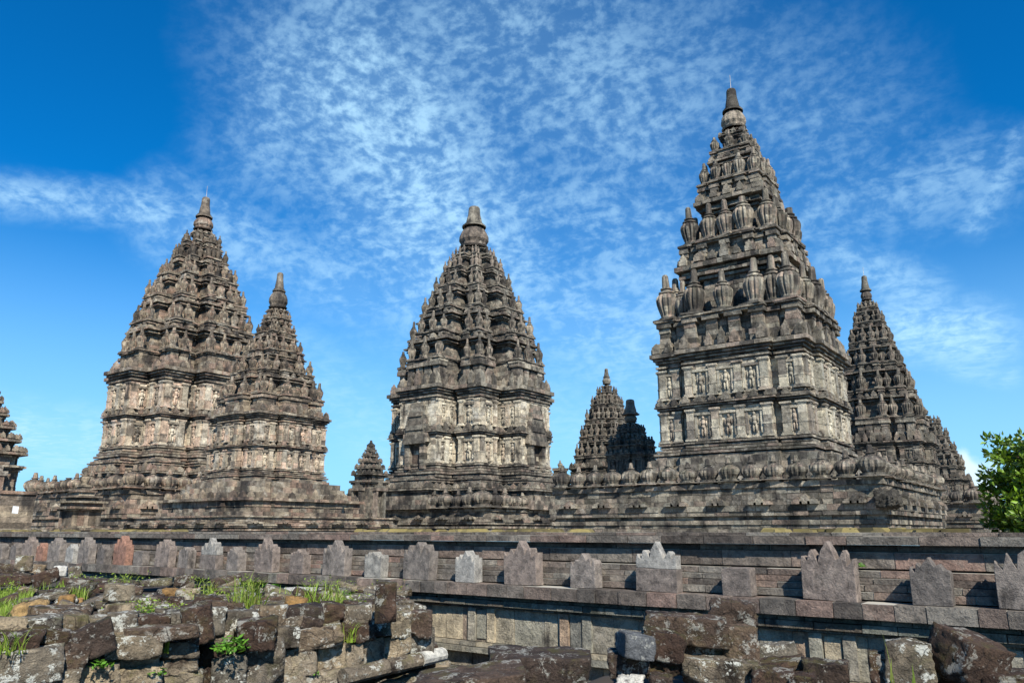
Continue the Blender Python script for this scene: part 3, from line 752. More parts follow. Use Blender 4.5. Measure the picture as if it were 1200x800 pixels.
for (g, dz) in ((4.35, .22), (4.1, .25), (4.15, .3), (4.35, .16), (3.75, .30), (3.45, .30), (3.25, .3)):
    course(mb, [(g, g*.55), (g*.93, g*.93)], z, z + dz, .5, .9, .02); core(mb, [(g, g*.55), (g*.93, g*.93)], z, z + dz, .1); z += dz
antefix_band(mb, 4.2, 0, 3.35 - GROUND + .9, .3, .42, [(1, .55), (.93, .93)], 2.4)
mb.build('upper_terrace', M['warm'], t)
t = temple('tiered_temple', 'distant slim grey temple seen through the gap right of the central temple', -49.2, 87.1,
    dict(body=(7.0, 10.4, 3.6), ledges=[(11.9, 3.4), (14.3, 2.85), (16.5, 2.3), (18.5, 1.7), (20.1, 1.1)], crown=(21.3, .55, 22.3, 23.4, .24), s=.8, nc=3, uw=.65, k=1.12), M['grey'])
terrace(t, -6.2, 6.2, -6.2, 6.2, 5.0 - GROUND, M['grey'], 1.0, 1.4, 1.3)
for (x, y, h) in ((-4.6, -4.4, 10.6), (-5.6, -5.4, 8.6)):
    mb = MB(); z = 4.9 - GROUND; w = 1.5 if h > 9 else 1.1
    hh = h - GROUND
    k = 0
    while z < hh - .6:
        ww = w * (1 - .72 * max(0, (z - 2.6) / (hh - 2.6)) ** 1.1) + (.18 if k % 3 == 0 else 0)
        mb.box(x, y, z + .17, ww, ww, .17); z += .34; k += 1
    lathe(mb, P_TIER, 16, 0, c=(x, y, z), sc_=1.1, zs=1.0)
    mb.build('corner_turret', M['grey'], t)
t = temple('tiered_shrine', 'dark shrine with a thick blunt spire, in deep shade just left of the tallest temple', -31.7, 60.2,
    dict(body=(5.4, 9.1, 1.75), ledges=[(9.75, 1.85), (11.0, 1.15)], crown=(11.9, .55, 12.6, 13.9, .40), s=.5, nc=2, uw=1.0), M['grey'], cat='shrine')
mb = MB(); wall_courses(mb, 2.6, 2.4, -.3, 2.6, .35); mb.build('plinth', M['grey'], t)
t = temple('tiered_temple', 'grey temple behind and to the right of the tallest one', -16.6, 86.5,
    dict(body=(7.0, 11.2, 4.15), ledges=[(13.6, 4.0), (16.6, 3.35), (19.4, 2.7), (21.9, 2.05), (24.1, 1.5), (25.8, 1.0)], crown=(26.7, .55, 27.9, 29.5, .3), s=.85, nc=2, uw=.72, rod=True, k=1.07), M['grey'])
terrace(t, -7.6, 8.6, -8.0, 8.0, 4.9 - GROUND, M['grey'], 1.0, 1.5, 1.3)
p = at_depth(1078, 470, 112)
t = temple('tiered_temple', 'farthest grey temple at the right, its stepped flank showing low beside the tree', p.x, p.y,
    dict(body=(5.4, 9.6, 4.7), ledges=[(11.3, 4.5), (13.6, 3.8), (15.6, 3.1), (17.5, 2.3)], crown=(19.0, .9, 20.0, 21.4, .3), s=.8, nc=2, uw=.7), M['grey'])
terrace(t, -5.2, 6.6, -6.0, 6.0, 4.6 - GROUND, M['grey'], .9, 1.3, 1.2)

# small gate shrine beside the central temple, with a door
def gate(label, cx, cy, a, zb, zt, peak, S, mat, name='gate_shrine'):
    root = empty(name, (cx, cy, GROUND), label, 'shrine')
    g = GROUND; mb = MB(); pl = [(1.0, .62), (.84, .84)]
    wall_courses(mb, a*1.35, a*1.2, -.3, zb - g, .3, pl, .5); mb.build('plinth', mat, root)
    mb = MB(); H = zt - zb
    wall_courses(mb, a*.84, a*.84, zb - g, zt - g - H*.15, .3, pl, .45)
    rings(mb, a*.84, zt - g - H*.15, [(H*.04, .08), (H*.04, .18), (H*.07, .30)], pl, .4)
    mb.build('wall', mat, root)
    for (ax, s) in ((0, 1), (1, -1)): doorway_small(root, ax, s, a*.84, zb - g, H*.72, mat)
    mb = MB(); z = zt - g; n = 5; Hr = peak - zt
    for i in range(n):
        aa = a * (1.0 - i / n * .86); hh = Hr * .80 / n
        wall_courses(mb, aa*.80, aa*.78, z, z + hh*.55, .3, pl, .4); rings(mb, aa*.78, z + hh*.55, [(hh*.2, .06), (hh*.25, aa*.2)], pl, .4)
        antefix_band(mb, aa, 0, z + hh, .26, .34, pl, 1.4); z += hh
    mb.build('stepped_roof', mat, root)
    sp = MB(); lathe(sp, P_TIER, 24, 0, sc_=1.3*S, zs=Hr*.24); sp.build('spire', mat, root, (0, 0, z - .02))
    return root
def doorway_small(root, ax, s, a, z0, h, mat):
    mb = MB()
    def b(u0, u1, f0, f1, za, zc, t=None):
        f = sorted((s*(a+f0), s*(a+f1)))
        if ax == 0: mb.bx(f[0], f[1], u0, u1, za, zc, t)
        else: mb.bx(u0, u1, f[0], f[1], za, zc, t)
    for sg in (-1, 1): b(*sorted((sg*.38, sg*.62)), -.2, .42, z0, z0 + h)
    b(-.75, .75, -.2, .50, z0 + h, z0 + h + .25); b(-.5, .5, -.2, .42, z0 + h + .25, z0 + h + .5); b(-.25, .25, -.2, .34, z0 + h + .5, z0 + h + .8)
    mb.build('door_frame', mat, root)
    mb = MB(); b(-.38, .38, -.3, .012, z0, z0 + h, .05); mb.build('door_shade_block', M['black'], root)  # dark-coloured block painted as the shade inside the door
gate('little shrine with a stepped pointed roof and dark doors, left of the central temple', -54.1, 50.5, 1.45, 3.6, 7.2, 10.8, 1.0, M['grey'])
p = at_depth(-27, 560, 44)
gate('shrine cut off by the left edge of the picture', p.x, p.y, 2.0, 3.9, 6.3, 11.0, 1.2, M['warm'], 'edge_shrine')

# square stone pier at the left edge with a small white notice on it
def pier():
    global PIER_Y
    p = at_depth(14, 600, 40); PIER_Y = p.y; root = empty('stone_pier', (p.x, p.y, GROUND), 'pale square stone pier at the left edge, carrying a white notice', 'pier')
    mb = MB(); course_box(mb, -.25, 0, .78, .8, -.3, 2.0, .30); mb.bx(-1.12, .62, -.88, .85, 2.0, 2.16); mb.build('shaft', M['warm'], root)
def course_box(mb, x, y, hx, hy, z0, z1, ch):
    n = max(1, int(round((z1-z0)/ch)))
    for i in range(n):
        course(mb, [(hx, hy)], z0 + (z1-z0)*i/n, z0 + (z1-z0)*(i+1)/n, .6, .4, .02, x, y) if hx == hy else [mb.bx(x - hx + (2*hx)*k/3 + .01, x - hx + 2*hx*(k+1)/3 - .01, y - hy - rng.uniform(0, .03), y + hy + rng.uniform(0, .03), z0 + (z1-z0)*i/n + .004, z0 + (z1-z0)*(i+1)/n - .004) for k in range(3)]
pier()
p = at_y(18, 597, PIER_Y - .87)
nb = MB(); nb.bx(-.30, .30, -.02, .02, -.17, .17, .5)
o = nb.build('notice_board', M['paint']); o.location = p; o.rotation_euler.y = .06; tag(o, 'small blank white notice fixed on the front of the pale stone pier', 'notice')

# miniature shrine between the left terraces
def mini(label, px, py_base, depth, w, h, mat, name='miniature_shrine'):
    p = at_depth(px, py_base, depth); root = empty(name, (p.x, p.y, GROUND), label, 'shrine')
    mb = MB(); z = -.3; top = h * .42
    for (a, dz) in ((1.0, .5), (1.12, .15), (.9, .12), (.78, top - .5), (.9, .12), (1.1, .16)):
        course(mb, [(a*w, a*w)], z, z + dz, .4, .3, .015); core(mb, [(a*w, a*w)], z, z + dz, .05); z += dz
    mb.build('wall', mat, root); mb = MB()
    for i in range(4):
        a = w * (1.0 - .23 * i)
        mb.box(0, 0, z + .12, a*.8, a*.8, .12); mb.box(0, 0, z + .29, a, a, .06); z += .35
    mb.build('stepped_roof', mat, root)
    sp = MB(); lathe(sp, P_TIER, 20, 0, sc_=.9*w, zs=1.0); sp.build('spire', mat, root, (0, 0, z))
mini('miniature stone shrine with stepped roof, standing in front of the left terrace', 93, 612, 50, 1.15, 3.4, M['warm'])
mini('tiny pointed shrine showing against the sky above the far left terrace', 65, 552, 74, .8, 5.6, M['grey'])

# ------------------------------------------------------------------ boundary wall
wall = empty('boundary_wall', (-10, 9, .3), 'long low moulded stone wall running across the picture, topped with a row of carved antefixes', 'wall')
XA, XB = -42.0, 6.0
def strip(name, mat, y0, y1, z0, z1, bl, jit=.013, gap=.005, zj=.008, bevel=0.0):
    mb = MB(); x = XA
    while x < XB:
        L = bl * rng.uniform(.65, 1.35); j = rng.uniform(-jit, jit); k = rng.uniform(0, zj)
        mb.bx(x + gap + 10, x + L - gap + 10, y0 - 9 + j, y1 - 9, z0 - .3 + k*.3, z1 - .3 - k); x += L
    return mb
def put(name, mat, *mbs):
    m0 = mbs[0]
    for m_ in mbs[1:]: m0.b += m_.b; m0.v and None
    return m0.build(name, mat, wall)
mo = lambda *a, **k: strip('', None, *a, **k)
cb = MB(); cb.bx(XA+10, XB+10, .42, .9, -.4, 2.1, .3); cb.build('wall_core', M['wall'], wall)
M['mortar'] = simple_mat('pale_lime_mortar', (.34, .32, .27), .95, vary=.5, scale=8)
mb = MB()
for (y0, za, zb_) in ((9.125, 2.46, 2.54), (9.19, 2.55, 2.585), (9.275, 2.39, 2.45), (9.215, 2.215, 2.38), (8.99, 1.91, 1.98), (9.03, 1.99, 2.05), (9.07, 2.06, 2.115), (9.11, 2.125, 2.19), (8.685, 1.74, 1.889), (8.715, .99, 1.05), (8.855, 1.13, 1.55)):
    mb.bx(XA+10, XB+10, y0 - 9, .44, za - .3, zb_ - .3, .5)
mb.build('mortar_joints', M['mortar'], wall)
o = put('coping', M['wall'], mo(9.10, 9.90, 2.455, 2.545, .55, .012), mo(9.17, 9.92, 2.547, 2.590, .55, .010))
put('upper_frieze', M['wall'], mo(9.26, 9.5, 2.385, 2.453, .7), mo(9.20, 9.5, 2.21, 2.383, .62, .008))
put('stepped_rail', M['wall'], mo(8.97, 9.42, 1.905, 1.985, .5), mo(9.01, 9.42, 1.987, 2.055, .45), mo(9.05, 9.42, 2.057, 2.12, .55), mo(9.09, 9.42, 2.122, 2.195, .5))
put('ledge', M['wall'], mo(8.66, 9.45, 1.735, 1.895, .34, .010, .005))
put('under_ledge_moulding', M['ledge_moulding'], mo(8.77, 9.45, 1.68, 1.733, .4), mo(8.735, 9.45, 1.60, 1.678, .4, .006), mo(8.79, 9.45, 1.565, 1.598, .4))
mb = mo(8.84, 9.45, 1.12, 1.563, .30, .006)
put('panel_wall', M['panel'], mb)
x = XA + .5; mb = MB(); k = 0
while x < XB:
    for dx in (0, .34):
        mb.bx(x + dx + 10, x + dx + .13 + 10, 8.80 - 9, 9.0 - 9, 1.125 - .3, 1.56 - .3)
    mb.bx(x + .15 + 10, x + .32 + 10, 8.822 - 9, 9.0 - 9, 1.16 - .3, 1.53 - .3)
    x += 1.55 * rng.uniform(.97, 1.03)
mb.build('pilasters', M['panel'], wall)
put('base_moulding', M['panel'], mo(8.76, 9.45, 1.06, 1.118, .42), mo(8.70, 9.45, .985, 1.058, .5, .01), mo(8.82, 9.45, .78, .983, .42), mo(8.60, 9.45, .66, .778, .6, .012), mo(8.40, 9.45, .36, .658, .6, .012))
# antefixes: real spacing read off the wall, tall and small ones in turn
OUT_TALL = [(-.5, 0), (-.5, .60), (-.49, .76), (-.44, .72), (-.37, .64), (-.34, .80), (-.29, .88), (-.22, .78), (-.17, .68), (-.12, .84), (0, 1.0), (.12, .84), (.17, .68), (.22, .78), (.29, .88), (.34, .80), (.37, .64), (.44, .72), (.49, .76), (.5, .60), (.5, 0)]
OUT_SMALL = [(-.5, 0), (-.5, .70), (-.47, .80), (-.36, .72), (-.27, .90), (-.17, .82), (0, 1.0), (.17, .82), (.27, .90), (.36, .72), (.47, .80), (.5, .70), (.5, 0)]
OUT_BLOCK = [(-.5, 0), (-.5, .97), (-.2, 1.0), (.3, .98), (.5, .95), (.5, 0)]
def antefix(px, kind, mat, h=None, w=None, label=None, capmat=None):
    X = at_y(px, 690, 8.82).x
    W, Hh, out = {'T': (.535, .575, OUT_TALL), 'S': (.36, .43, OUT_SMALL), 'B': (.34, .32, OUT_BLOCK)}[kind]
    W *= w or 1; Hh *= h or 1
    mb = MB(); y0 = 8.76 + rng.uniform(-.015, .015); y1 = 8.94
    o_ = [(u*W + rng.uniform(-.009, .009), z_*Hh + (rng.uniform(-.038, .012) if z_ > .5 else 0)) for u, z_ in out]
    def slab(pts, ya, yb, zc, mat_, name, parent, cz=None):
        n = len(pts); vs = [(x, ya - 8.85, z_) for x, z_ in pts] + [(x, yb - 8.85, z_) for x, z_ in pts]; fs = [tuple(reversed(range(n))), tuple(range(n, 2*n))]
        for i in range(n):
            j = (i + 1) % n; fs.append((i, j, n+j, n+i))
        m_ = MB(); m_.poly(vs, fs, rng.random()); o = m_.build(name, mat_, parent)
        bv = o.modifiers.new('edge', 'BEVEL'); bv.width = .007; bv.segments = 2; bv.limit_method = 'ANGLE'; bv.angle_limit = R_(25)
        return o
    if capmat:
        zb = .46 * Hh
        a = slab([(-W/2, 0), (-W/2, zb), (W/2, zb), (W/2, 0)], y0, y1, zb/2, mat, 'antefix', wall)
        cr = slab([(-W/2 + .004, zb + .003)] + [(x, z_) for x, z_ in o_ if z_ > .5 * Hh] + [(W/2 - .004, zb + .003)], y0 + .012, y1 - .02, .54 * Hh, capmat, 'repaired_crown', a)
    else:
        a = slab(o_, y0, y1, .35 * Hh, mat, 'antefix', wall)
    a.location = (X + 10, -.15, 1.594); a.rotation_euler = (rng.gauss(0, .012), rng.gauss(0, .014), rng.gauss(0, .03))
    if label: a['label'] = label
A, P_, RD = M['ant'], M['antpale'], M['antred']
for args in [(-22, 'T', A), (-5, 'S', A), (12, 'S', A), (27, 'T', A), (43, 'S', RD), (60, 'T', A), (78, 'S', P_), (95, 'T', A), (116, 'S', A), (138, 'T', RD, 1.05, None, 'reddish brown antefix'),
             (160, 'B', A), (188, 'T', A), (214, 'S', A), (243, 'T', A, None, None, 'antefix with a repaired white crown', P_), (273, 'S', A), (309, 'T', A), (348, 'S', A), (391, 'T', A),
             (438, 'S', P_, None, None, 'pale grey restored antefix'), (490, 'T', A), (548, 'S', P_, None, None, 'pale grey restored antefix'), (612, 'T', A, 1.0), (686, 'S', A), (771, 'T', A, None, None, 'antefix with a smooth repaired white crown', P_),
             (866, 'B', A, None, None, 'plain square block standing in for a lost antefix'), (972, 'T', A, 1.06, 1.03), (1092, 'S', A, 1.06), (1207, 'T', A), (1335, 'S', A), (1480, 'T', A)]:
    antefix(*args)
# moss and weeds on the wall top
mb = MB()
for i in range(520):
    x = rng.uniform(-32, 3)
    if mnoise.noise(Vector((x * .55, 3.3, 1))) < -.05: continue
    s = rng.uniform(.03, .09); y = rng.uniform(9.30, 9.85)
    mb.box(x, y, 2.59 + s*.22, s*1.8, s, s*.35, rng.random(), rng.uniform(0, 3), .6)
o = mb.build('wall_top_moss', M['moss']); tag(o, 'yellowish moss growing along the top of the boundary wall', 'moss', kind='stuff')
mb = MB()
for i in range(12):
    x = at_y(rng.uniform(945, 1135), 625, 9.6).x
    L = rng.uniform(.10, .2); mb.box(x, 9.72 + rng.uniform(-.05, .05), 2.607, L, .10, rng.uniform(.012, .026), rng.random(), rng.uniform(-.08, .08))
o = mb.build('mossy_slabs', M['moss']); tag(o, 'row of thin mossy yellow slabs lying on top of the wall at right', 'slabs')

# ------------------------------------------------------------------ rubble
def rough_block(seed, sx, sy, sz, rnd=.16, rough=.05, sub=7, chip=.5):
    """weathered block: rounded box with broken corners and pitted faces (unit half sizes sx, sy, sz in metres)"""
    r = random.Random(seed); vs = []; fs = []; idx = {}
    def vid(i, j, k):
        key = (i, j, k)
        if key not in idx: idx[key] = len(vs); vs.append(Vector((2*i/sub - 1, 2*j/sub - 1, 2*k/sub - 1)))
        return idx[key]
    n = sub
    for i in range(n):
        for j in range(n):
            fs.append((vid(i,j,0), vid(i,j+1,0), vid(i+1,j+1,0), vid(i+1,j,0)))
            fs.append((vid(i,j,n), vid(i+1,j,n), vid(i+1,j+1,n), vid(i,j+1,n)))
            fs.append((vid(i,0,j), vid(i+1,0,j), vid(i+1,0,j+1), vid(i,0,j+1)))
            fs.append((vid(i,n,j), vid(i,n,j+1), vid(i+1,n,j+1), vid(i+1,n,j)))
            fs.append((vid(0,i,j), vid(0,i,j+1), vid(0,i+1,j+1), vid(0,i+1,j)))
            fs.append((vid(n,i,j), vid(n,i+1,j), vid(n,i+1,j+1), vid(n,i,j+1)))
    off = Vector((r.uniform(0, 90), r.uniform(0, 90), r.uniform(0, 90)))
    shear = [r.uniform(-.05, .05) for _ in range(6)]
    cuts = []
    for _ in range(int(2 + 4 * chip)):
        d = Vector((r.choice((-1, 1)) * r.uniform(.5, 1), r.choice((-1, 1)) * r.uniform(.5, 1), r.choice((-1, 1)) * r.uniform(.5, 1))).normalized()
        cuts.append((d, r.uniform(1.25, 1.55)))
    mn = min(sx, sy, sz)
    for v in vs:
        e = Vector((abs(v.x) ** 8 + abs(v.y) ** 8 + abs(v.z) ** 8, 0, 0)).x ** (1/8)
        e4 = (abs(v.x) ** 4 + abs(v.y) ** 4 + abs(v.z) ** 4) ** .25
        v *= (1 - rnd) + rnd / e4
        for d, l in cuts:
            q = v.dot(d)
            if q > l: v -= d * (q - l)
        x, y, z = v
        v.x = x * (1 + shear[0] * z + shear[1] * y); v.y = y * (1 + shear[2] * z + shear[3] * x); v.z = z * (1 + shear[4] * x + shear[5] * y)
        w = Vector((v.x * sx, v.y * sy, v.z * sz))
        nn = mnoise.fractal(w * 6 + off, .8, 2.1, 4) * rough * .8 + mnoise.fractal(w * 26 + off, .8, 2.1, 3) * rough * .6
        dirn = v.normalized(); w += dirn * nn
        v.x, v.y, v.z = w
    t = r.random()
    return [tuple(v) for v in vs], fs, t
for sx_, (hx_, hy_, hz_) in (((9.05, -8.95, 1.62), (.50, .50, .42)), ((9.42, -9.32, 1.50), (.26, .26, .22)), ((9.02, -8.92, 2.0), (.26, .26, .16))):
    vs, fs, tt = rough_block(int(sx_[2]*10), hx_, hy_, hz_, .45, .13, 10, .8)
    mb = MB(); mb.poly(vs, fs, tt, True); o = mb.build('spout_head', M['grey'], near_temple, sx_)
used_seed = [100]
def stone(px, py, w, h, mat, label, d=None, rot=0.0, name='rubble_block', cat='stone block', deep=None, tilt=0.0, yaw=None, rough=.024, rnd=.035, group=None, base=None, sub=11, chip=.6, z=None):
    """one stone seen at (px, py), w x h pixels in the photograph; d = depth from the camera"""
    if d is None: d = depth_on(py + h * .5, 1.70)
    mpp = d / F_PX
    if sub >= 8 and d > 0 and py + h * .5 < 742 and px < 500 and h < w * 1.3: h *= .86
    sx, sz = w * mpp / 2, h * mpp / 2; sy = deep / 2 if deep else min(max(sx * .9, .13), .26)
    c = at_depth(px, py, d); view = Vector((c.x, c.y, 0)).normalized(); c = c + view * sy * .6
    used_seed[0] += 1
    vs, fs, t = rough_block(used_seed[0], sx, sy, sz, rnd, rough, sub, chip)
    mb = MB(); mb.poly(vs, fs, t, False)
    o = mb.build(name, M[mat]); 
    o.data.polygons.foreach_set('use_smooth', [True] * len(o.data.polygons))
    az = math.atan2(-view.x, view.y) if yaw is None else yaw
    o.location = c; o.rotation_euler = (R_(tilt), R_(-rot), az)
    tag(o, label, cat, group); return o
def depth_on(py, z): return (EYE - z) * F_PX / max(18, .9709 * (py - 400) - 215.6)
def dfront(x): return 5.25 + x / 500 * 2.6

# heaped earth that carries the rubble, coloured dark so the gaps look shaded
def mound(name, mat, poly_fn, x0, x1, y0, y1, nx, ny):
    vs = []; fs = []
    for j in range(ny + 1):
        for i in range(nx + 1):
            x = x0 + (x1-x0)*i/nx; y = y0 + (y1-y0)*j/ny; vs.append((x, y, poly_fn(x, y)))
    for j in range(ny):
        for i in range(nx): a = j*(nx+1)+i; fs.append((a, a+1, a+nx+2, a+nx+1))
    mb = MB(); mb.poly(vs, fs, .5, True); o = mb.build(name, mat); o['kind'] = 'structure'; return o
FA = at_depth(-60, 770, dfront(-60) + .62); FB = at_depth(512, 745, dfront(512) + .50)
def left_mound(x, y):
    # inside: behind the dry wall line FA-FB, left of its right end
    dx, dy = FB.x - FA.x, FB.y - FA.y; L = math.hypot(dx, dy); nx, ny = -dy / L, dx / L
    s = (x - FA.x) * nx + (y - FA.y) * ny; t = ((x - FA.x) * dx + (y - FA.y) * dy) / L
    a = min(1, max(0, s / .10 + .2)); b = min(1, max(0, (L - .05 - t) / .25)); c = min(1, max(0, (8.5 - y) / .15))
    m = min(a, b, c); m = m * m * (3 - 2*m)
    return .28 + m * (1.36 + .05 * mnoise.noise(Vector((x*1.3, y*1.3, 0))))
mound('rubble_earth', M['soil'], left_mound, -26, -3, 1.5, 8.8, 230, 90)
def right_mound(x, y):
    c1 = at_depth(820, 800, 6.6); c2 = at_depth(1110, 800, 5.6); c3 = at_depth(600, 800, 5.6)
    h = 0
    for c, hh, r in ((c1, .98, 1.0), (c2, 1.0, .75), (c3, .95, .85)):
        d = math.hypot(x - c.x, y - c.y); m = min(1, max(0, (r + .5 - d) / .5)); h = max(h, hh * m * m * (3-2*m))
    return .29 + h + .02 * mnoise.noise(Vector((x*3, y*3, 0)))
mound('rubble_heap_ground', M['soil'], right_mound, -7, 2.2, 2.5, 8.3, 130, 80)

# --- dry-stacked front face of the left heap
S = stone
S(32, 781, 74, 40, 'liche', 'large pale-lichened grey block at the lower left corner of the picture', dfront(30), 5, deep=.4)
S(60, 797, 60, 22, 'liche', 'grey lichened block under the large corner block at lower left', dfront(50), -4)
S(85, 770, 30, 32, 'brown', 'dark upright brown block squeezed beside the large lichened corner block', dfront(85), -12)
S(115, 792, 44, 24, 'tan', 'tan dressed block in the bottom row, left of the narrow weed', dfront(110), 2)
S(152, 773, 62, 16, 'tan', 'thin flat tan slab under the white-flecked dark block', dfront(150)+.1, 3)
S(158, 758, 62, 24, 'liche', 'dark block flecked with white lichen in the left stacked face', dfront(155), -2)
S(160, 793, 56, 26, 'tan', 'buff block at the bottom edge under the thin slab', dfront(160), 2)
S(211, 761, 38, 17, 'greyb', 'small light grey block on top of two squared ones, left of the green clump', dfront(210), 3)
S(211, 779, 38, 20, 'tan', 'squared buff block directly below the small light grey one', dfront(210), 1)
S(214, 795, 44, 16, 'greyb', 'pale block cut by the bottom edge below the squared buff one', dfront(210), -4)
S(252, 771, 34, 30, 'brown', 'dark brown block left of the mossy green clump in the face', dfront(250)+.15, 4)
S(268, 787, 40, 34, 'liche', 'white-lichened block beside the green clump in the bottom row', dfront(265), 3)
S(243, 794, 34, 26, 'brown', 'brown block under the green clump at the bottom edge', dfront(243)+.1, 3)
S(310, 775, 44, 50, 'liche', 'tall squarish block mottled with lichen in the stacked face', dfront(310), 4, deep=.35)
S(350, 776, 42, 32, 'tan', 'brownish squared block right of the tall mottled one', dfront(350), 4)
S(388, 771, 34, 30, 'tan', 'buff squared block fourth from the right end of the middle course', dfront(388), 3)
S(383, 795, 50, 18, 'tan', 'yellowish block in the lowest course beside the round moulding', dfront(380)-.1, 5)
S(335, 799, 46, 14, 'tan', 'flat yellowish block at the bottom edge below the brownish squared block', dfront(335), 2)
S(415, 767, 22, 28, 'tan', 'narrow buff block with a vertical crack in the middle course', dfront(415), 3)
S(438, 762, 24, 27, 'tan', 'squared tan block third from the right end of the middle course', dfront(438), 3)
S(464, 759, 34, 26, 'tan', 'long tan block second from the right end of the middle course', dfront(464), 3)
S(494, 753, 30, 27, 'greyb', 'pale end block of the middle course at the right end of the stacked face', dfront(494), 2)
S(447, 731, 22, 26, 'liche', 'lichened squared block in the upper course right of the dark ledge block', dfront(447), 2)
S(470, 732, 23, 28, 'liche', 'mottled squared block next to the end of the upper course', dfront(470), 2)
S(493, 731, 26, 26, 'brown', 'dark-topped end block of the upper course', dfront(493), 0, deep=.4)
S(420, 742, 38, 18, 'brown', 'dark moulded block with a rounded lip in the upper course', dfront(420), 1)
S(374, 747, 52, 24, 'greyb', 'long smooth grey block in the upper course below the dark stones', dfront(374)-.05, 8, deep=.3)
S(337, 747, 26, 22, 'liche', 'small mossy lichened block left of the long smooth grey one', dfront(337), 0)
S(301, 744, 44, 34, 'brown', 'dark squared block with pale runs on its front, above the tall mottled one', dfront(300)-.05, 2, deep=.35)
S(232, 733, 32, 44, 'brown', 'rounded dark block at the right end of the long dark slab', dfront(235), 12, deep=.4)
S(190, 742, 78, 14, 'brown', 'long dark moulded slab bridging the stacked face left of the rounded dark block', dfront(190)-.05, 2, deep=.35)
S(105, 752, 52, 34, 'brown', 'wedge-shaped dark brown block leaning towards the right in the left face', dfront(105), 22, deep=.35)
S(58, 746, 40, 18, 'brown', 'dark angular stone lying on the left slabs above the corner block', dfront(60)+.1, -14)
S(15, 751, 60, 22, 'brown', 'dark block above the corner block at the left edge', dfront(15)+.15, -3)
for row, (py, hh) in enumerate(((738, 26), (762, 28), (786, 28))):
    x = -5
    while x < 478:
        w = rng.uniform(26, 48)
        S(x + w/2, py - x * .035 + rng.uniform(-3, 3), w + 3, hh + rng.uniform(-3, 4), rng.choice(['brown', 'liche', 'tan', 'greyb']), 'block set behind the stacked face of the left heap, showing only in its gaps', dfront(x) + .42, rng.uniform(-4, 4), 'backing_block', 'stone block', group='blocks behind the stacked face', sub=5)
        x += w
# --- stones on top of the heap
S(78, 736, 120, 12, 'brown', 'long flat worn slab with a moulded edge, left of the pale upright column pieces', None, 3, deep=.5)
S(70, 722, 66, 22, 'brown', 'dark flat boulder under the ochre stone at left', None, -4, deep=.45)
S(36, 718, 38, 26, 'ochre', 'big rounded mustard brown boulder at the left beside the grass', None, 10, rnd=.5, rough=.04)
S(78, 704, 17, 13, 'ochre', 'bright ochre yellow stone resting on the dark flat boulder', None, 0, rnd=.6, rough=.02)
S(92, 705, 9, 6, 'ochre', 'tiny orange pebble right beside the bright ochre stone', None, 0, rnd=.6)
S(57, 726, 19, 10, 'ochre', 'brownish orange stone just below the dark boulder at left', None, 0, rnd=.6)
S(76, 727, 18, 8, 'ochre', 'flat light tan pebble right of the brownish orange stone', None, 5, rnd=.5)
S(140, 694, 32, 22, 'greyb', 'top pale drum of the upright column pieces', depth_on(735, 1.70), 0, rough=.012, deep=.3)
S(139, 722, 30, 32, 'tan', 'pale lower drum under the top piece of the upright column', depth_on(738, 1.70), 0, rough=.012, deep=.3)
S(122, 718, 14, 8, 'greyb', 'flat pale fragment sticking out left of the column pieces', depth_on(738, 1.70), 0)
S(169, 707, 24, 14, 'liche', 'white-flecked block between the column pieces and the long slab', None, 2)
S(196, 706, 34, 14, 'brown', 'dark weathered block right behind the white-flecked one', None, -2)
S(199, 694, 16, 10, 'ochre', 'small orange-brown stone sitting behind the weathered blocks', None, 0, rnd=.3)
S(220, 696, 27, 14, 'tan', 'rounded brown-grey stone next to the small orange-brown one', None, 2, rnd=.3)
S(216, 680, 22, 14, 'brown', 'dark cubic stone near the wall, upper middle of the heap', None, 4)
S(246, 708, 36, 20, 'brown', 'dark slab end lying level with the tall grass clump', None, -4)
S(214, 722, 60, 16, 'greyb', 'broad worn grey slab with pale lichen behind the long dark slab', None, -5, deep=.45)
S(160, 692, 14, 10, 'brown', 'small dark stone touching the right side of the column pieces', None, 0, rnd=.4)
S(132, 684, 56, 10, 'brown', 'arched dark slab behind the column pieces', None, -6)
S(180, 683, 40, 8, 'greyb', 'low grey slab behind the orange-brown stone', None, 4)
S(110, 690, 30, 10, 'brown', 'low dark slab left of the column pieces', None, 10)
S(90, 684, 34, 14, 'brown', 'jumbled dark brown stone in front of the wall, left of the arched slab', None, -8)
S(71, 669, 14, 14, 'white', 'round white stone near the wall at the far left of the heap', depth_on(680, 1.75), 0, rnd=.5, rough=.02)
S(54, 677, 26, 18, 'brown', 'dark brown stone leaning left of the round white stone', None, 20)
S(88, 671, 14, 16, 'liche', 'black and white mottled stone right of the round white stone', None, 10)
S(36, 681, 24, 8, 'white', 'slim white broken piece lying left of the dark leaning stone', None, 28, rnd=.4)
S(40, 668, 22, 16, 'greyb', 'grey block standing against the wall at the left', None, -8)
S(28, 660, 18, 20, 'greyb', 'tall pale grey upright block standing against the wall at far left', depth_on(675, 1.75), 0)
S(12, 680, 42, 14, 'brown', 'dark brown slab at the left edge behind the grass', None, 2)
S(8, 666, 28, 12, 'brown', 'dark low stone at the left edge nearest to the wall', None, -6)
S(80, 692, 60, 8, 'brown', 'thin dark slab behind the bright ochre stone', None, 7)
S(45, 703, 60, 8, 'greyb', 'grey thin slab between the grass and the ochre stone', None, 12)
S(265, 682, 34, 14, 'brown', 'dark humped stone left of the bright leafy weed', None, 12, rnd=.3)
S(262, 712, 44, 16, 'brown', 'dark tapered block in front of the grass tuft', None, -6)
S(285, 700, 28, 12, 'greyb', 'grey stone half hidden by the grass tuft', None, 0)
S(322, 699, 22, 10, 'liche', 'speckled stone right of the bright leafy weed', None, 0)
S(318, 710, 30, 10, 'greyb', 'flat grey stone below the speckled one', None, 2)
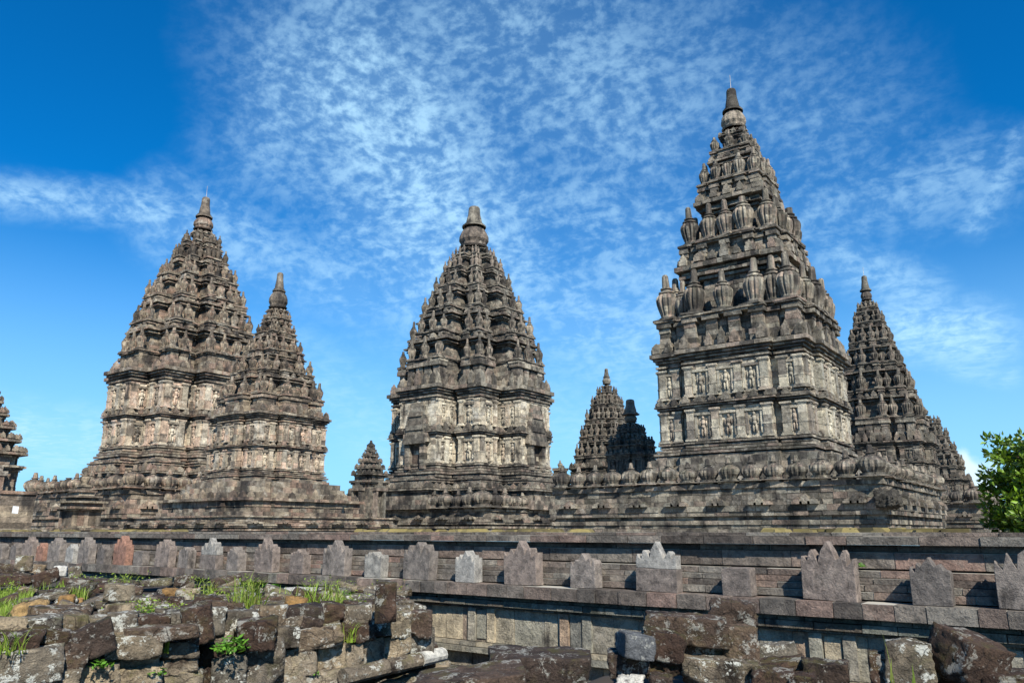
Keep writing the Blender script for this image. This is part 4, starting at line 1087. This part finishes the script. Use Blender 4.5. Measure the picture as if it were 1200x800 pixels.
S(310, 721, 44, 12, 'greyb', 'pale flat slab just above the dark squared block with runs', None, 3)
S(352, 691, 38, 4, 'white', 'thin white slab lying across the back of the heap', None, 0, rough=.008, rnd=.3)
S(347, 711, 24, 22, 'ochre', 'lumpy yellow-orange stone with moss in the middle of the heap', None, 0, rnd=.6, rough=.035)
S(366, 714, 14, 14, 'brown', 'small purplish dark stone right of the lumpy yellow one', None, 0, rnd=.4)
S(393, 701, 16, 12, 'tan', 'pinkish tan stone behind the grass at the right of the heap', None, 0, rnd=.5)
S(388, 723, 27, 18, 'brown', 'dark slaty stone leaning right of the small purplish one', None, 8)
S(365, 730, 22, 14, 'brown', 'dark stone just above the long smooth grey block', None, -14)
S(344, 729, 26, 14, 'liche', 'lichened stone left of the dark one above the long grey block', None, 6)
S(418, 716, 32, 22, 'brown', 'dark brown pyramid-shaped stone left of the upright dark posts', None, -10)
S(444, 718, 24, 10, 'greyb', 'grey flat stone below the foot of the upright dark stone', None, 6)
S(452, 706, 24, 44, 'brown', 'upright dark brown squared stone at the right end of the heap', depth_on(735, 1.72), 1, deep=.25, rough=.015)
S(476, 711, 18, 14, 'liche', 'pale rounded stone behind the upright dark stone', None, 4)
S(425, 701, 40, 6, 'tan', 'thin tan slab behind the pyramid-shaped stone', None, 2)
S(150, 735, 36, 12, 'brown', 'small dark chunk wedged between column foot and long dark slab', None, 8)
S(178, 724, 40, 10, 'brown', 'flat dark stone right of the column foot', None, -3)
# --- base moulding blocks at the foot of the stacked face
def roll(px0, py0, px1, py1, d0, d1, r, mat, label):
    a = at_depth(px0, py0, d0); b = at_depth(px1, py1, d1); L = (b - a).length
    mb = MB(); prof = []; n = 12; vs = []; fs = []
    m = 16
    for j in range(m + 1):
        for k in range(n):
            an = 2*math.pi*k/n; ca, sa = math.cos(an), math.sin(an)
            yy = max(-r, min(r, r*1.25*ca)) if sa < 0 else r*ca*1.15; zz = r*sa
            x = L*j/m; q = mnoise.noise(Vector((x*5 + px0, ca*2, sa*2))) * .012
            vs.append((x, yy*(1+q*4), zz*(1+q*5)))
    for j in range(m):
        for k in range(n): k2 = (k+1) % n; fs.append((j*n+k, (j+1)*n+k, (j+1)*n+k2, j*n+k2))
    fs.append(tuple(range(n))); fs.append(tuple(reversed(range(m*n, m*n+n))))
    mb.poly(vs, fs, .5); o = mb.build('moulded_block', M[mat]); o.location = a
    o.rotation_euler = (b - a).to_track_quat('X', 'Z').to_euler(); tag(o, label, 'stone block')
roll(402, 793, 452, 781, 7.0, 7.35, .075, 'greyb', 'left half-round moulding block at the foot of the stacked face')
roll(453, 781, 491, 773, 7.36, 7.65, .072, 'greyb', 'middle half-round moulding block at the foot of the stacked face')
roll(492, 772, 518, 766, 7.66, 7.95, .070, 'white', 'pale right end moulding block at the foot of the stacked face')
S(500, 788, 56, 8, 'tan', 'pale flat paving slab right of the half-round moulding', 8.2, 8, deep=.6)
S(470, 797, 60, 7, 'tan', 'pale flat paving slab below the half-round moulding', 7.7, 9, deep=.6)
# --- rubble on the right
S(552, 803, 128, 22, 'brown', 'smooth dark slab at the bottom edge, in front of the big pale-streaked block', 5.2, 5, deep=.6, rnd=.2)
S(632, 787, 120, 38, 'brown', 'big dark block with whitish streaks on its face, bottom centre', 5.9, 0, deep=.6, rnd=.12, rough=.025)
S(743, 757, 34, 26, 'slate', 'blue-grey squared block lying on the left of the right-hand pile', 6.0, -8, yaw=R_(42), deep=.42, rough=.012, rnd=.04, chip=.4)
S(777, 757, 50, 34, 'brown', 'lobed brown stone touching the blue-grey block', 6.1, -8, rnd=.3)
S(737, 778, 46, 28, 'brown', 'dark block beneath the blue-grey one', 6.1, 4, deep=.4)
S(779, 781, 44, 22, 'brown', 'knobbly carved stone beside the dark lower block', 6.1, 4, rnd=.6, rough=.06)
S(803, 739, 98, 32, 'brown', 'long mossy brown block with a white streak across the pile', 6.3, -3, deep=.45, rough=.03)
S(859, 724, 52, 34, 'brown', 'top stone of the right-hand pile with a rough broken crown', 6.7, -4, deep=.4, rough=.045)
S(825, 764, 48, 24, 'brown', 'squat brown block under the long mossy one', 6.3, 6)
S(868, 757, 38, 42, 'brown', 'squared dark block with a white lichen spot below the top stone', 6.2, -2, deep=.35)
S(845, 788, 88, 28, 'liche', 'broad lichen-spotted block at the foot of the pile', 6.0, -2, deep=.45)
S(738, 802, 30, 12, 'white', 'whitish lumpy stone cut by the bottom edge', 5.8, 0, rnd=.6, rough=.05)
S(775, 798, 26, 12, 'brown', 'small rounded stone at the bottom edge right of the whitish lump', 5.8, 0, rnd=.5)
S(910, 768, 46, 24, 'liche', 'grey-green lichened stone leaning behind the pile', 7.0, 6)
S(912, 781, 60, 12, 'brown', 'flat dark stone below the grey-green lichened one', 6.2, 8)
S(905, 795, 46, 18, 'brown', 'brown block at the bottom edge right of the lichen-spotted one', 5.7, -4)
S(945, 787, 40, 12, 'brown', 'low brown stone behind the two bottom right brown blocks', 6.2, 0)
S(968, 790, 50, 26, 'brown', 'squared brown block at the right end of the pile', 5.9, 0, deep=.35)
S(940, 798, 30, 12, 'brown', 'brown block cut by the bottom edge left of the squared end block', 5.6, 0)
S(1034, 786, 26, 40, 'brown', 'narrow black-brown block left of the fluted lichened stone', 5.6, 0, deep=.3)
S(1066, 781, 50, 52, 'liche', 'upright fluted stone covered in white lichen, bottom right', 5.5, 0, deep=.3, rough=.03)
S(1134, 774, 62, 54, 'brown', 'largest tilted dark block at bottom right with pale lichen on its face', 5.4, -14, tilt=18, yaw=R_(52), deep=.38, rough=.02)
S(1098, 790, 40, 44, 'brown', 'dark stone wedged between fluted stone and tilted block', 5.6, 10)
S(1180, 797, 56, 14, 'brown', 'flat slab at the lower right corner', 5.3, -5, deep=.5)
# small loose pieces nobody can tell apart
for i in range(130):
    px = rng.uniform(5, 485); py = rng.uniform(686, 742 - px*.04)
    s = rng.uniform(6, 17)
    S(px, py, s*rng.uniform(1.2, 2.6), s*.55, rng.choice(['brown', 'brown', 'greyb', 'liche']), 'small loose broken stone lying among the rubble blocks of the left heap', None, rng.uniform(-25, 25), 'stone_fragment', 'stone', rnd=.3, group='small loose stones on the left heap', sub=4)

# ------------------------------------------------------------------ plants
def blades(mb, cx, cy, cz, n, h, spread, lean=.5, w=.006):
    for i in range(n):
        a = rng.uniform(0, 2*math.pi); r0 = spread * math.sqrt(rng.random()); hh = h * rng.uniform(.45, 1.0)
        x, y = cx + r0*math.cos(a), cy + r0*math.sin(a); da = rng.uniform(0, 2*math.pi); ln = lean * rng.uniform(.1, 1.0) * hh
        ux, uy = math.cos(da), math.sin(da); px_, py_ = -uy, ux; ww = w * rng.uniform(.6, 1.4)
        pts = []; 
        for k in range(5):
            t = k/4; e = ln * t*t; z = cz + hh * (t - .25*lean*t*t*t); wk = ww * (1 - t)**.6
            pts.append(((x + ux*e - px_*wk, y + uy*e - py_*wk, z), (x + ux*e + px_*wk, y + uy*e + py_*wk, z)))
        vs = [p for q in pts for p in q]
        mb.poly(vs, [(2*k, 2*k+1, 2*k+3, 2*k+2) for k in range(4)], rng.random())
def leaves(mb, cx, cy, cz, n, rad, size, zsq=.7):
    for i in range(n):
        d = Vector((rng.gauss(0, 1), rng.gauss(0, 1), abs(rng.gauss(0, 1)))).normalized() * rad * rng.random() ** .5
        c = Vector((cx, cy, cz)) + Vector((d.x, d.y, d.z*zsq))
        u = Vector((rng.gauss(0, 1), rng.gauss(0, 1), rng.gauss(0, .5))).normalized(); w = u.cross(Vector((rng.gauss(0, .5), rng.gauss(0, .5), 1))).normalized()
        s = size * rng.uniform(.6, 1.3)
        mb.poly([c - u*s, c + w*s*.45 - u*s*.1, c + u*s, c - w*s*.45 - u*s*.1], [(0, 1, 2, 3)], rng.random())
for (px, py, n, h, sp, label) in [
        (288, 716, 60, .62, .20, 'tall grass tuft in front of the bright leafy weed'),
        (385, 715, 60, .50, .22, 'grass tuft growing at the right part of the heap'),
        (350, 702, 40, .32, .25, 'low grass behind the lumpy yellow stone'),
        (246, 694, 18, .30, .12, 'small grass tuft near the wall, beside dark humped stone'),
        (406, 745, 22, .26, .10, 'grass blades drooping over the upper course'),
        (190, 757, 16, .25, .06, 'grass tuft beside the small light grey block'),
        (10, 757, 22, .22, .12, 'grass tuft over the corner block at the left edge'),
        (90, 698, 30, .25, .16, 'short grass between ochre stone and column pieces'),
        (60, 693, 24, .30, .2, 'thin grass behind the thin dark slab at left'),
        (145, 690, 8, .45, .04, 'single tall grass stems beside the column pieces'),
        (426, 704, 14, .22, .1, 'few grass blades by the pyramid-shaped stone')]:
    d = depth_on(py, 1.72) if py < 745 else dfront(px); p = at_depth(px, py, d)
    mb = MB(); blades(mb, 0, 0, -.05, int(n*1.7), h, sp, .8, .0065); leaves(mb, 0, 0, -.04, n // 2, sp, .022, .35); o = mb.build('grass_tuft', M['grass']); o.location = p; tag(o, label, 'grass')
for (px, py, n, r, s, label) in [
        (316, 694, 110, .22, .045, 'bright green leafy weed beside the tall grass tuft'),
        (272, 757, 160, .17, .03, 'mossy light green clump spilling down the stacked face'),
        (120, 776, 60, .09, .025, 'small green weed growing from the bottom of the left face'),
        (186, 785, 50, .08, .022, 'narrow green weed hanging between two buff blocks'),
        (102, 693, 60, .13, .03, 'low green weed in front of the arched dark slab'),
        (170, 718, 60, .15, .025, 'pale green creeping weed under the white-flecked block'),
        (18, 664, 40, .16, .035, 'green weed near the wall at the far left'),
        (404, 699, 60, .16, .035, 'yellow-green leafy weed by the pinkish tan stone'),
        (370, 785, 24, .04, .018, 'tiny green sprout in a joint of the middle course')]:
    d = depth_on(py, 1.72) if py < 745 else dfront(px) - .12; p = at_depth(px, py, d)
    mb = MB(); leaves(mb, 0, 0, -.03, n, r, s); o = mb.build('leafy_weed', M['weed']); o.location = p; tag(o, label, 'weed')
mb = MB()
for i in range(900):
    px = rng.uniform(-30, 40) * 1.0; py = rng.uniform(692, 748)
    if px > 36 - (py - 692) * .35: continue
    p = at_depth(px, py, depth_on(py, 1.70)); blades(mb, p.x, p.y, 1.66, 3, .2, .06, .8, .005)
    if i % 3 == 0: leaves(mb, p.x, p.y, 1.66, 4, .08, .022)
o = mb.build('grass', M['grass']); tag(o, 'patch of bright grass and weeds at the left edge of the heap', 'grass', kind='stuff')
mb = MB()
for i in range(3200):
    px = rng.uniform(0, 480); py = rng.uniform(682, 738 - px*.03)
    if mnoise.noise(Vector((px * .018, py * .07, 5.5))) < .12: continue
    p = at_depth(px, py, depth_on(py, 1.70)); leaves(mb, p.x, p.y, rng.uniform(1.74, 1.86), 3, .08, .020, .8)
    if i % 5 == 0: blades(mb, p.x, p.y, 1.68, 3, .16, .05, .9, .005)
o = mb.build('low_weeds', M['grass']); tag(o, 'low weeds and moss filling the gaps on top of the left rubble heap', 'weeds', kind='stuff')
p = at_y(1008, 664, 9.1); mb = MB(); leaves(mb, 0, 0, 0, 40, .07, .022); o = mb.build('leafy_weed', M['weed']); o.location = p; tag(o, 'little green sprout at the right shoulder of the widest antefix on the wall', 'weed')
for (px, py, h, label) in [(1046, 800, .42, 'long green blade leaning in front of the fluted lichened stone'), (1072, 806, .26, 'bent green blade at the foot of the fluted lichened stone')]:
    p = at_depth(px, py, 4.9); mb = MB(); blades(mb, 0, 0, -.15, 3, h + .12, .02, .25, .010); o = mb.build('grass_tuft', M['grass']); o.location = p; tag(o, label, 'grass')

# ------------------------------------------------------------------ tree at the right edge
def tree(px, py_top, depth, label, crown_r, seed=3):
    r = random.Random(seed); p = at_depth(px, 600, depth); top = at_depth(px, py_top, depth).z
    root = empty('broadleaf_tree', (p.x, p.y, GROUND), label, 'tree')
    H = top - GROUND; mb = MB(); tips = []
    tube(mb, [(0, 0, -.2), (.05, 0, H*.22), (-.08, .05, H*.45), (0, 0, H*.62)], .22, 10, .5)
    for i in range(26):
        a = r.uniform(0, 2*math.pi); z0 = H * r.uniform(.02, .55); L = crown_r * r.uniform(.5, 1.0)
        e = Vector((math.cos(a)*L, math.sin(a)*L, z0 + H * r.uniform(.05, .40)))
        m = Vector((math.cos(a)*L*.45, math.sin(a)*L*.45, z0 + (e.z - z0)*.6))
        tube(mb, [(0, 0, z0), m, e], .07, 6, .3); tips += [e, m]
    for i in range(40):
        a = r.uniform(0, 2*math.pi); q = crown_r * r.uniform(.55, 1.08); zz = H * r.uniform(.04, .60); tips.append(Vector((math.cos(a)*q, math.sin(a)*q, zz)))
    tips += [Vector((0, 0, H*.8)), Vector((.2, 0, H*.9)), Vector((-.7, 0, H*.78)), Vector((-1.2, -.3, H*.62)), Vector((.8, .2, H*.7))]
    mb.build('trunk', M['bark'], root)
    mb = MB()
    for tpt in tips:
        for j in range(8):
            c = tpt + Vector((r.gauss(0, .45), r.gauss(0, .45), r.gauss(0, .38)))
            if c.z > H: c.z = H - r.random()*.3
            for q in range(24):
                d = Vector((r.gauss(0, 1), r.gauss(0, 1), r.gauss(0, .8))); d.normalize()
                b = c + d * .30 * r.random(); u = (d + Vector((0, 0, .45))).normalized()
                w = u.cross(Vector((r.gauss(0, 1), r.gauss(0, 1), r.gauss(0, 1)))).normalized(); s = r.uniform(.13, .25)
                n = u.cross(w) * s * .12
                mb.poly([b, b + u*s*.6 + w*s*.42 + n, b + u*s*1.5, b + u*s*.6 - w*s*.42 + n], [(0, 1, 2), (0, 2, 3)], r.random())
    mb.build('crown', M['leaf'], root)
tree(1240, 508, 36, 'leafy green tree cut by the right edge of the picture, beside the farthest temple', 2.5)
